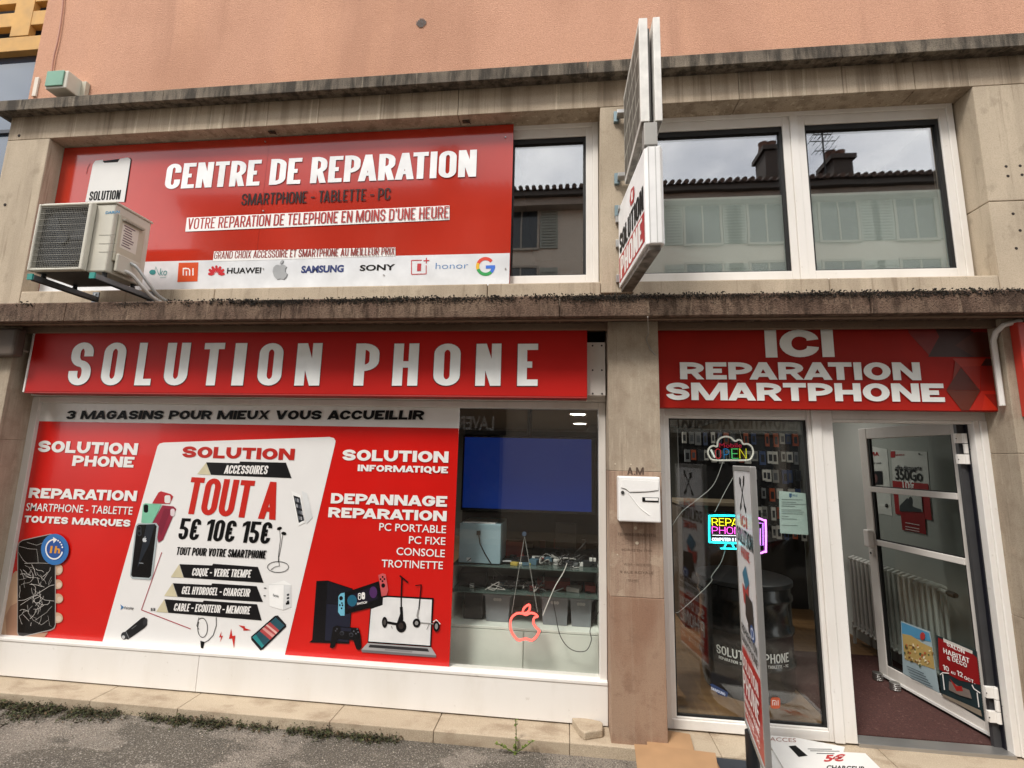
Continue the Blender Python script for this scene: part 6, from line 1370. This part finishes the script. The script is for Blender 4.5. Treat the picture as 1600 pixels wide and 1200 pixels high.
# opposite house
OY = -8.4; Yg = .215
def O(px, py): return PR(px, py, Yg, OY)
ez = (O(1060, 294).z+O(1430, 292).z)/2
t = thing('terraced_house', 'pale rendered house with shutters across the street, seen mirrored in the windows', 'building', (0, OY, 0))
OW = layered('opposite_render', lin('B5AFA4'), [((.6, .6, .5), 4, .4, .65, lin('C2BCB0'), .7), ((90, 90, 90), 2, .4, .7, lin('766F65'), .4)], .95, .3)
q = M(); q.box(-11, 12, OY-8, OY, 0, ez-.45, OW); q.build('wall', t)
q = M(); q.box(-11.2, 12.2, OY-.1, OY+.35, ez-.45, ez-.25, mat('8A8178', .8)); q.box(-11.2, 12.2, OY-.1, OY+.5, ez-.25, ez-.1, mat('3C3733', .7)); q.build('eaves', t)
q = M(); TL = mat('4A3B34', .85, var=.2)
q.poly([(-11.2, OY+.55, ez-.1), (12.2, OY+.55, ez-.1), (12.2, OY-4, ez+1.2), (-11.2, OY-4, ez+1.2)], TL); q.poly([(12.2, OY-8.5, ez-.1), (-11.2, OY-8.5, ez-.1), (-11.2, OY-4, ez+1.2), (12.2, OY-4, ez+1.2)], TL)
x = -11.1
while x < 12.1: q.tube([(x, OY+.6, ez-.06), (x, OY-.4, ez+.24)], .06, TL, 8); x += .18
q.build('roof', t)
SHUT = mat('8A9089', .7); WGL = mat('20262B', .1)
for k, (wx) in enumerate([O(x, 350).x for x in (1097, 1197, 1310, 1430)]+[-9, -6.4, -3.8, -1.2, 10.6]):
    for zz_ in ((O(1197, 345).z, 1.25), (O(1197, 420).z-.6, 1.5)):
        zc, h = zz_; g = thing('window', None, None, (wx, OY, zc)); g.parent = t
        q = M(); q.box(wx-.45, wx+.45, OY+.001, OY+.03, zc-h/2, zc+h/2, WGL); q.build('pane', g)
        q = M(); rect_frame(q, wx-.5, wx+.5, zc-h/2-.05, zc+h/2+.05, .06, OY+.031, OY+.06, mat('8F8A80', .6)); q.box(wx-.02, wx+.02, OY+.031, OY+.05, zc-h/2, zc+h/2, mat('8F8A80', .6)); q.build('frame', g)
        for s in (-1, 1):
            q = M(); xs_ = sorted((wx+s*.52, wx+s*1.0)); q.box(xs_[0], xs_[1], OY+.002, OY+.04, zc-h/2, zc+h/2, SHUT)
            for i in range(14): z = zc-h/2+.06+i*(h-.12)/14; q.box(xs_[0]+.04, xs_[1]-.04, OY+.041, OY+.055, z, z+.03, mat('70766F', .7))
            q.build('shutter', g)
for i, (px, py, w, lab) in enumerate(((1205, 238, .42, 'dark brick chimney with pots on the roof opposite, mirrored in the middle pane'), (1314, 252, .52, 'wider dark chimney beside the aerial on the roof opposite'), (700, 250, .7, 'dark chimney on the far end of the roof opposite'))):
    c = PR(px, py, Yg, OY-1.0); t2 = thing('chimney', lab, 'chimney', (c.x, OY-1, ez)); BK = mat('3C332E', .9, var=.2, scale=9)
    q = M(); q.box(c.x-w/2, c.x+w/2, OY-1.6, OY-.9, ez-.1, c.z, BK); q.box(c.x-w/2-.08, c.x+w/2+.08, OY-1.68, OY-.82, c.z+.001, c.z+.14, BK); q.build('stack', t2)
    for k in (-1, 1): q = M(); q.lathe((c.x+k*w*.25, OY-1.25, c.z+.14), [(.16, 0), (.13, .25), (.15, .32)], mat('5A3D30', .9), 14); q.build('pot', t2)
c = PR(1288, 250, Yg, OY-1.0); q = M(); q.tube([(c.x, OY-1, ez), (c.x, OY-1, c.z+.9)], .025, DARKGAP, 6)
for z, L_ in ((.8, .5), (.6, .7), (.3, .5)):
    q.tube([(c.x-L_/2, OY-1, c.z+z), (c.x+L_/2, OY-1, c.z+z)], .015, DARKGAP, 5)
    for j in range(5): q.tube([(c.x-L_/2+L_*j/4, OY-1.2, c.z+z), (c.x-L_/2+L_*j/4, OY-.8, c.z+z)], .01, DARKGAP, 4)
obj(q, 'television_aerial', 'thin rooftop aerial beside the wider chimney opposite', 'aerial')
# shop fronts opposite
def oppo_sign(px0, px1, py, word, lab, bg_, fg, h_=.55):
    a = PR(px0, py, .04, OY+.1); b = PR(px1, py, .04, OY+.1); xa, xb = sorted((a.x, b.x)); z = a.z
    t2 = thing('shop_sign', lab, 'shop sign', ((xa+xb)/2, OY+.1, z)); q = M(); q.box(xa-.3, xb+.3, OY+.01, OY+.1, z-.12, z+h_, mat(bg_, .5)); q.build('board', t2)
    # lettering faces the street, so it reads mirrored in our glass
    d = Decal(lambda u, v: Vector((xb+(xa-xb)*u, OY+.1, v)), (0, 1, 0), .004); d.sans(word, (0, z), (1, z), 1, mat(fg, .5), .02, up=Vector((0, 0, h_*.62))); d.build('lettering', t2)
oppo_sign(700, 772, 671, 'LAVERIE', 'laundry sign across the street, mirrored above the wall screen', '34373A', 'B9BDBE')
oppo_sign(1055, 1252, 668, 'RENOVATION ARTISANAT', 'pale renovation shop sign across the street, mirrored over the neon cloud', 'A9ABA2', '1D1F20', .6)
q = M()
for xa, xb in ((-7.6, -4.8), (-4.4, -1.6), (2.2, 4.9), (5.3, 7.8)): q.box(xa, xb, OY+.005, OY+.03, .5, 2.45, mat('1B2024', .1)); q.box(xa-.08, xb+.08, OY+.002, OY+.02, .1, 2.55, mat('6A6660', .6))
q.build('shop_glazing', t)
q = M(); q.box(-11, 12, OY+.02, OY+1.3, -.1, .08, KERB); struct(q.build('pavement'))

# parked car just outside the frame on the right, mirrored in the door glass
cxf, cyn = 1.25, -2.35     # front bumper x, near side y
t = thing('parked_car', 'dark parked car at the kerb, mirrored in the door glass', 'car', (cxf+2.1, cyn-.9, GZ-.02))
prof = [(0, .36, .55), (.05, .62, .70), (.35, .78, .78), (1.1, .93, .84), (1.35, .98, .86), (2.0, 1.38, .70), (2.5, 1.46, .66), (3.2, 1.44, .66), (3.8, 1.22, .72), (4.05, .98, .80), (4.25, .80, .74), (4.3, .45, .6)]
CP = metal_car(); q = M(); rings = []; z0c = GZ
for (x, h, hw) in prof:
    sh = min(h, .88); ring = []
    lower = [(.86 if 0 < x < 4.3 else .7, .22), (.9 if .2 < x < 4.1 else .76, .45), (.88 if .2 < x < 4.1 else .74, sh*.92)]
    for w_, z in lower: ring.append((w_, min(z, h*.95)))
    ring += [(hw, h*.97 if h > 1 else h*.985), (hw*.6, h)]
    full = [(-w_, z) for w_, z in ring]+[(w_, z) for w_, z in reversed(ring)]
    rings.append([Vector((cxf+x, cyn-.9+w_, z0c+z)) for w_, z in full])
nR = len(rings[0]); vs = [v for r2 in rings for v in r2]; fs = [(i*nR+j, i*nR+(j+1) % nR, (i+1)*nR+(j+1) % nR, (i+1)*nR+j) for i in range(len(rings)-1) for j in range(nR)]
q.add(vs, fs+[tuple(range(nR)), tuple((len(rings)-1)*nR+j for j in reversed(range(nR)))], CP, True); ob = q.build('body', t, .02)
q = M(); GG = mat('050607', .05, coat=1, var=0)
q.prism([(cxf+x, cyn+.0+(-.045 if z > 1 else -.018), z0c+z) for x, z in ((1.5, .95), (2.08, 1.33), (3.15, 1.37), (3.85, .97))], (0, .012, 0), GG); q.build('side_glass', t)
q = M(); q.prism([(cxf+1.36, cyn-.2, z0c+1.0), (cxf+1.98, cyn-.33, z0c+1.385), (cxf+1.98, cyn-1.47, z0c+1.385), (cxf+1.36, cyn-1.6, z0c+1.0)], (-.015, 0, .012), GG); q.build('windscreen', t)
for x in (.8, 3.4):
    for y in (cyn+.01, cyn-1.81):
        g = thing('wheel', None, None, (cxf+x, y, z0c+.31)); g.parent = t
        s = 1 if y > cyn-1 else -1
        q = M(); q.lathe((cxf+x, y, z0c+.31), [(.22, -.19*s), (.31, -.17*s), (.325, -.1*s), (.31, -.01*s), (.22, .005*s)], mat('121212', .8), 32, 'Y'); q.build('tyre', g)
        q = M(); q.lathe((cxf+x, y, z0c+.31), [(.215, -.05*s), (.215, -.001*s), (.19, .0), (.19, -.04*s)], ALU, 32, 'Y')
        for k in range(5):
            a = k*1.2566; dx, dz = math.cos(a), math.sin(a); nx2, nz2 = -dz*.022, dx*.022
            q.prism([(cxf+x+dx*.03+nx2*1.4, y+.002*s, z0c+.31+dz*.03+nz2*1.4), (cxf+x+dx*.2+nx2, y-.01*s, z0c+.31+dz*.2+nz2), (cxf+x+dx*.2-nx2, y-.01*s, z0c+.31+dz*.2-nz2), (cxf+x+dx*.03-nx2*1.4, y+.002*s, z0c+.31+dz*.03-nz2*1.4)], (0, -.02*s, 0), ALU)
        q.build('rim', g)
for y in (cyn-.25, cyn-1.55):
    q = M(); q.box(cxf-.005, cxf+.25, y-.16, y+.16, z0c+.58, z0c+.70, mat('C9D0D4', .1, .6)); q.build('headlight', t, .02)

# ---------------------------------------------------------------- weeds along the kerb
def leafm(i): return mat(('3E4222', '2C301B', '4E5230', '56442E', '3A2E20')[i], .8, var=.15, scale=30)
q = M(); rnd = random.Random(3)
for k in range(24000):
    x = rnd.uniform(-4.6, -1.0)
    px_like = x; dn = noise.noise(Vector((x*2.1, 0, 0)))+.6*noise.noise(Vector((x*7, 5, 0)))
    e1 = max(0, 1-abs((x+3.85)/.95)**3); e2 = max(0, 1-abs((x+2.35)/.52)**2)*.75; e3 = max(0, 1-abs((x+1.42)/.42)**2)*.65
    env = max(e1, e2, e3)*(.55+1.1*noise.noise(Vector((x*4, 2, 0)))+.7*noise.noise(Vector((x*14, 9, 0))))
    if rnd.random() > env*1.5: continue
    spread = (.065 if x < -2.9 else .045)*(.5+.9*max(0, env))
    y = KY-abs(rnd.gauss(0, spread))-.004; z = GZ+abs(rnd.gauss(0, .018 if x < -1 else .009))*(1 if y > KY-.1 else .5)
    s = rnd.uniform(.004, .008)*(2.0 if rnd.random() < .12 else 1)
    c = Vector((x, y, z)); a = Vector((rnd.gauss(0, 1), rnd.gauss(0, 1), rnd.gauss(0, .6))).normalized()*s; b = a.cross(Vector((rnd.gauss(0, .5), rnd.gauss(0, .5), 1))).normalized()*s*.55
    q.add([c-a, c+b, c+a, c-b], [(0, 1, 2, 3)], leafm(rnd.choice((0, 0, 1, 1, 2, 3, 4))))
tag(q.build('weeds'), 'low green and brown weeds growing in the joint along the kerb', 'weeds', kind='stuff')
c = PZ(806, 1168, GZ); t = thing('weed_plant', 'small upright weed with little leaves growing at the kerb edge', 'plant', (c.x, KY-.02, GZ))
q = M(); stems = [[Vector((c.x, KY-.02, GZ)), Vector((c.x+.005, KY-.02, GZ+.10)), Vector((c.x+.0, KY-.03, GZ+.19))], [Vector((c.x, KY-.03, GZ)), Vector((c.x+.07, KY-.04, GZ+.05)), Vector((c.x+.11, KY-.05, GZ+.09))], [Vector((c.x, KY-.03, GZ)), Vector((c.x-.06, KY-.05, GZ+.04)), Vector((c.x-.12, KY-.05, GZ+.06))]]
for s in stems: q.tube(s, .0025, mat('4A5A26', .7), 5)
q.build('stem', t); q = M()
for s in stems:
    for k in range(26):
        u = rnd.random(); p = s[0].lerp(s[1], u*2) if u < .5 else s[1].lerp(s[2], u*2-1)
        a = Vector((rnd.gauss(0, 1), rnd.gauss(0, 1), rnd.uniform(0, .8))).normalized()*rnd.uniform(.012, .024); b = a.cross(Vector((0, 0, 1))).normalized()*a.length*.4
        q.add([p, p+a*.5+b, p+a, p+a*.5-b], [(0, 1, 2, 3)], mat('6A7A32', .7, var=.2, scale=30))
q.build('leaf', t)
# pebbles
q = M()
for k in range(420):
    x = rnd.uniform(-4.6, 1.4); y = KY-.03-abs(rnd.gauss(0, .35)); s = rnd.uniform(.002, .006); c = Vector((x, y, GZ-.05*max(0, -y-.4)/4+s*.4+.01*noise.noise(Vector((x*.9, y*1.4, 0)))))
    q.add([c+Vector(v)*s for v in ((1, 0, 0), (0, 1, 0), (-1, .2, 0), (0, -1, 0), (.1, 0, .8), (0, 0, -.8))], [(0, 1, 4), (1, 2, 4), (2, 3, 4), (3, 0, 4), (1, 0, 5), (2, 1, 5), (3, 2, 5), (0, 3, 5)], mat(rnd.choice(['8C8378', 'A89C8C', '5A5248', 'C2B8A8']), .9))
tag(q.build('grit'), 'loose grit scattered on the asphalt beside the kerb', 'gravel', kind='stuff')
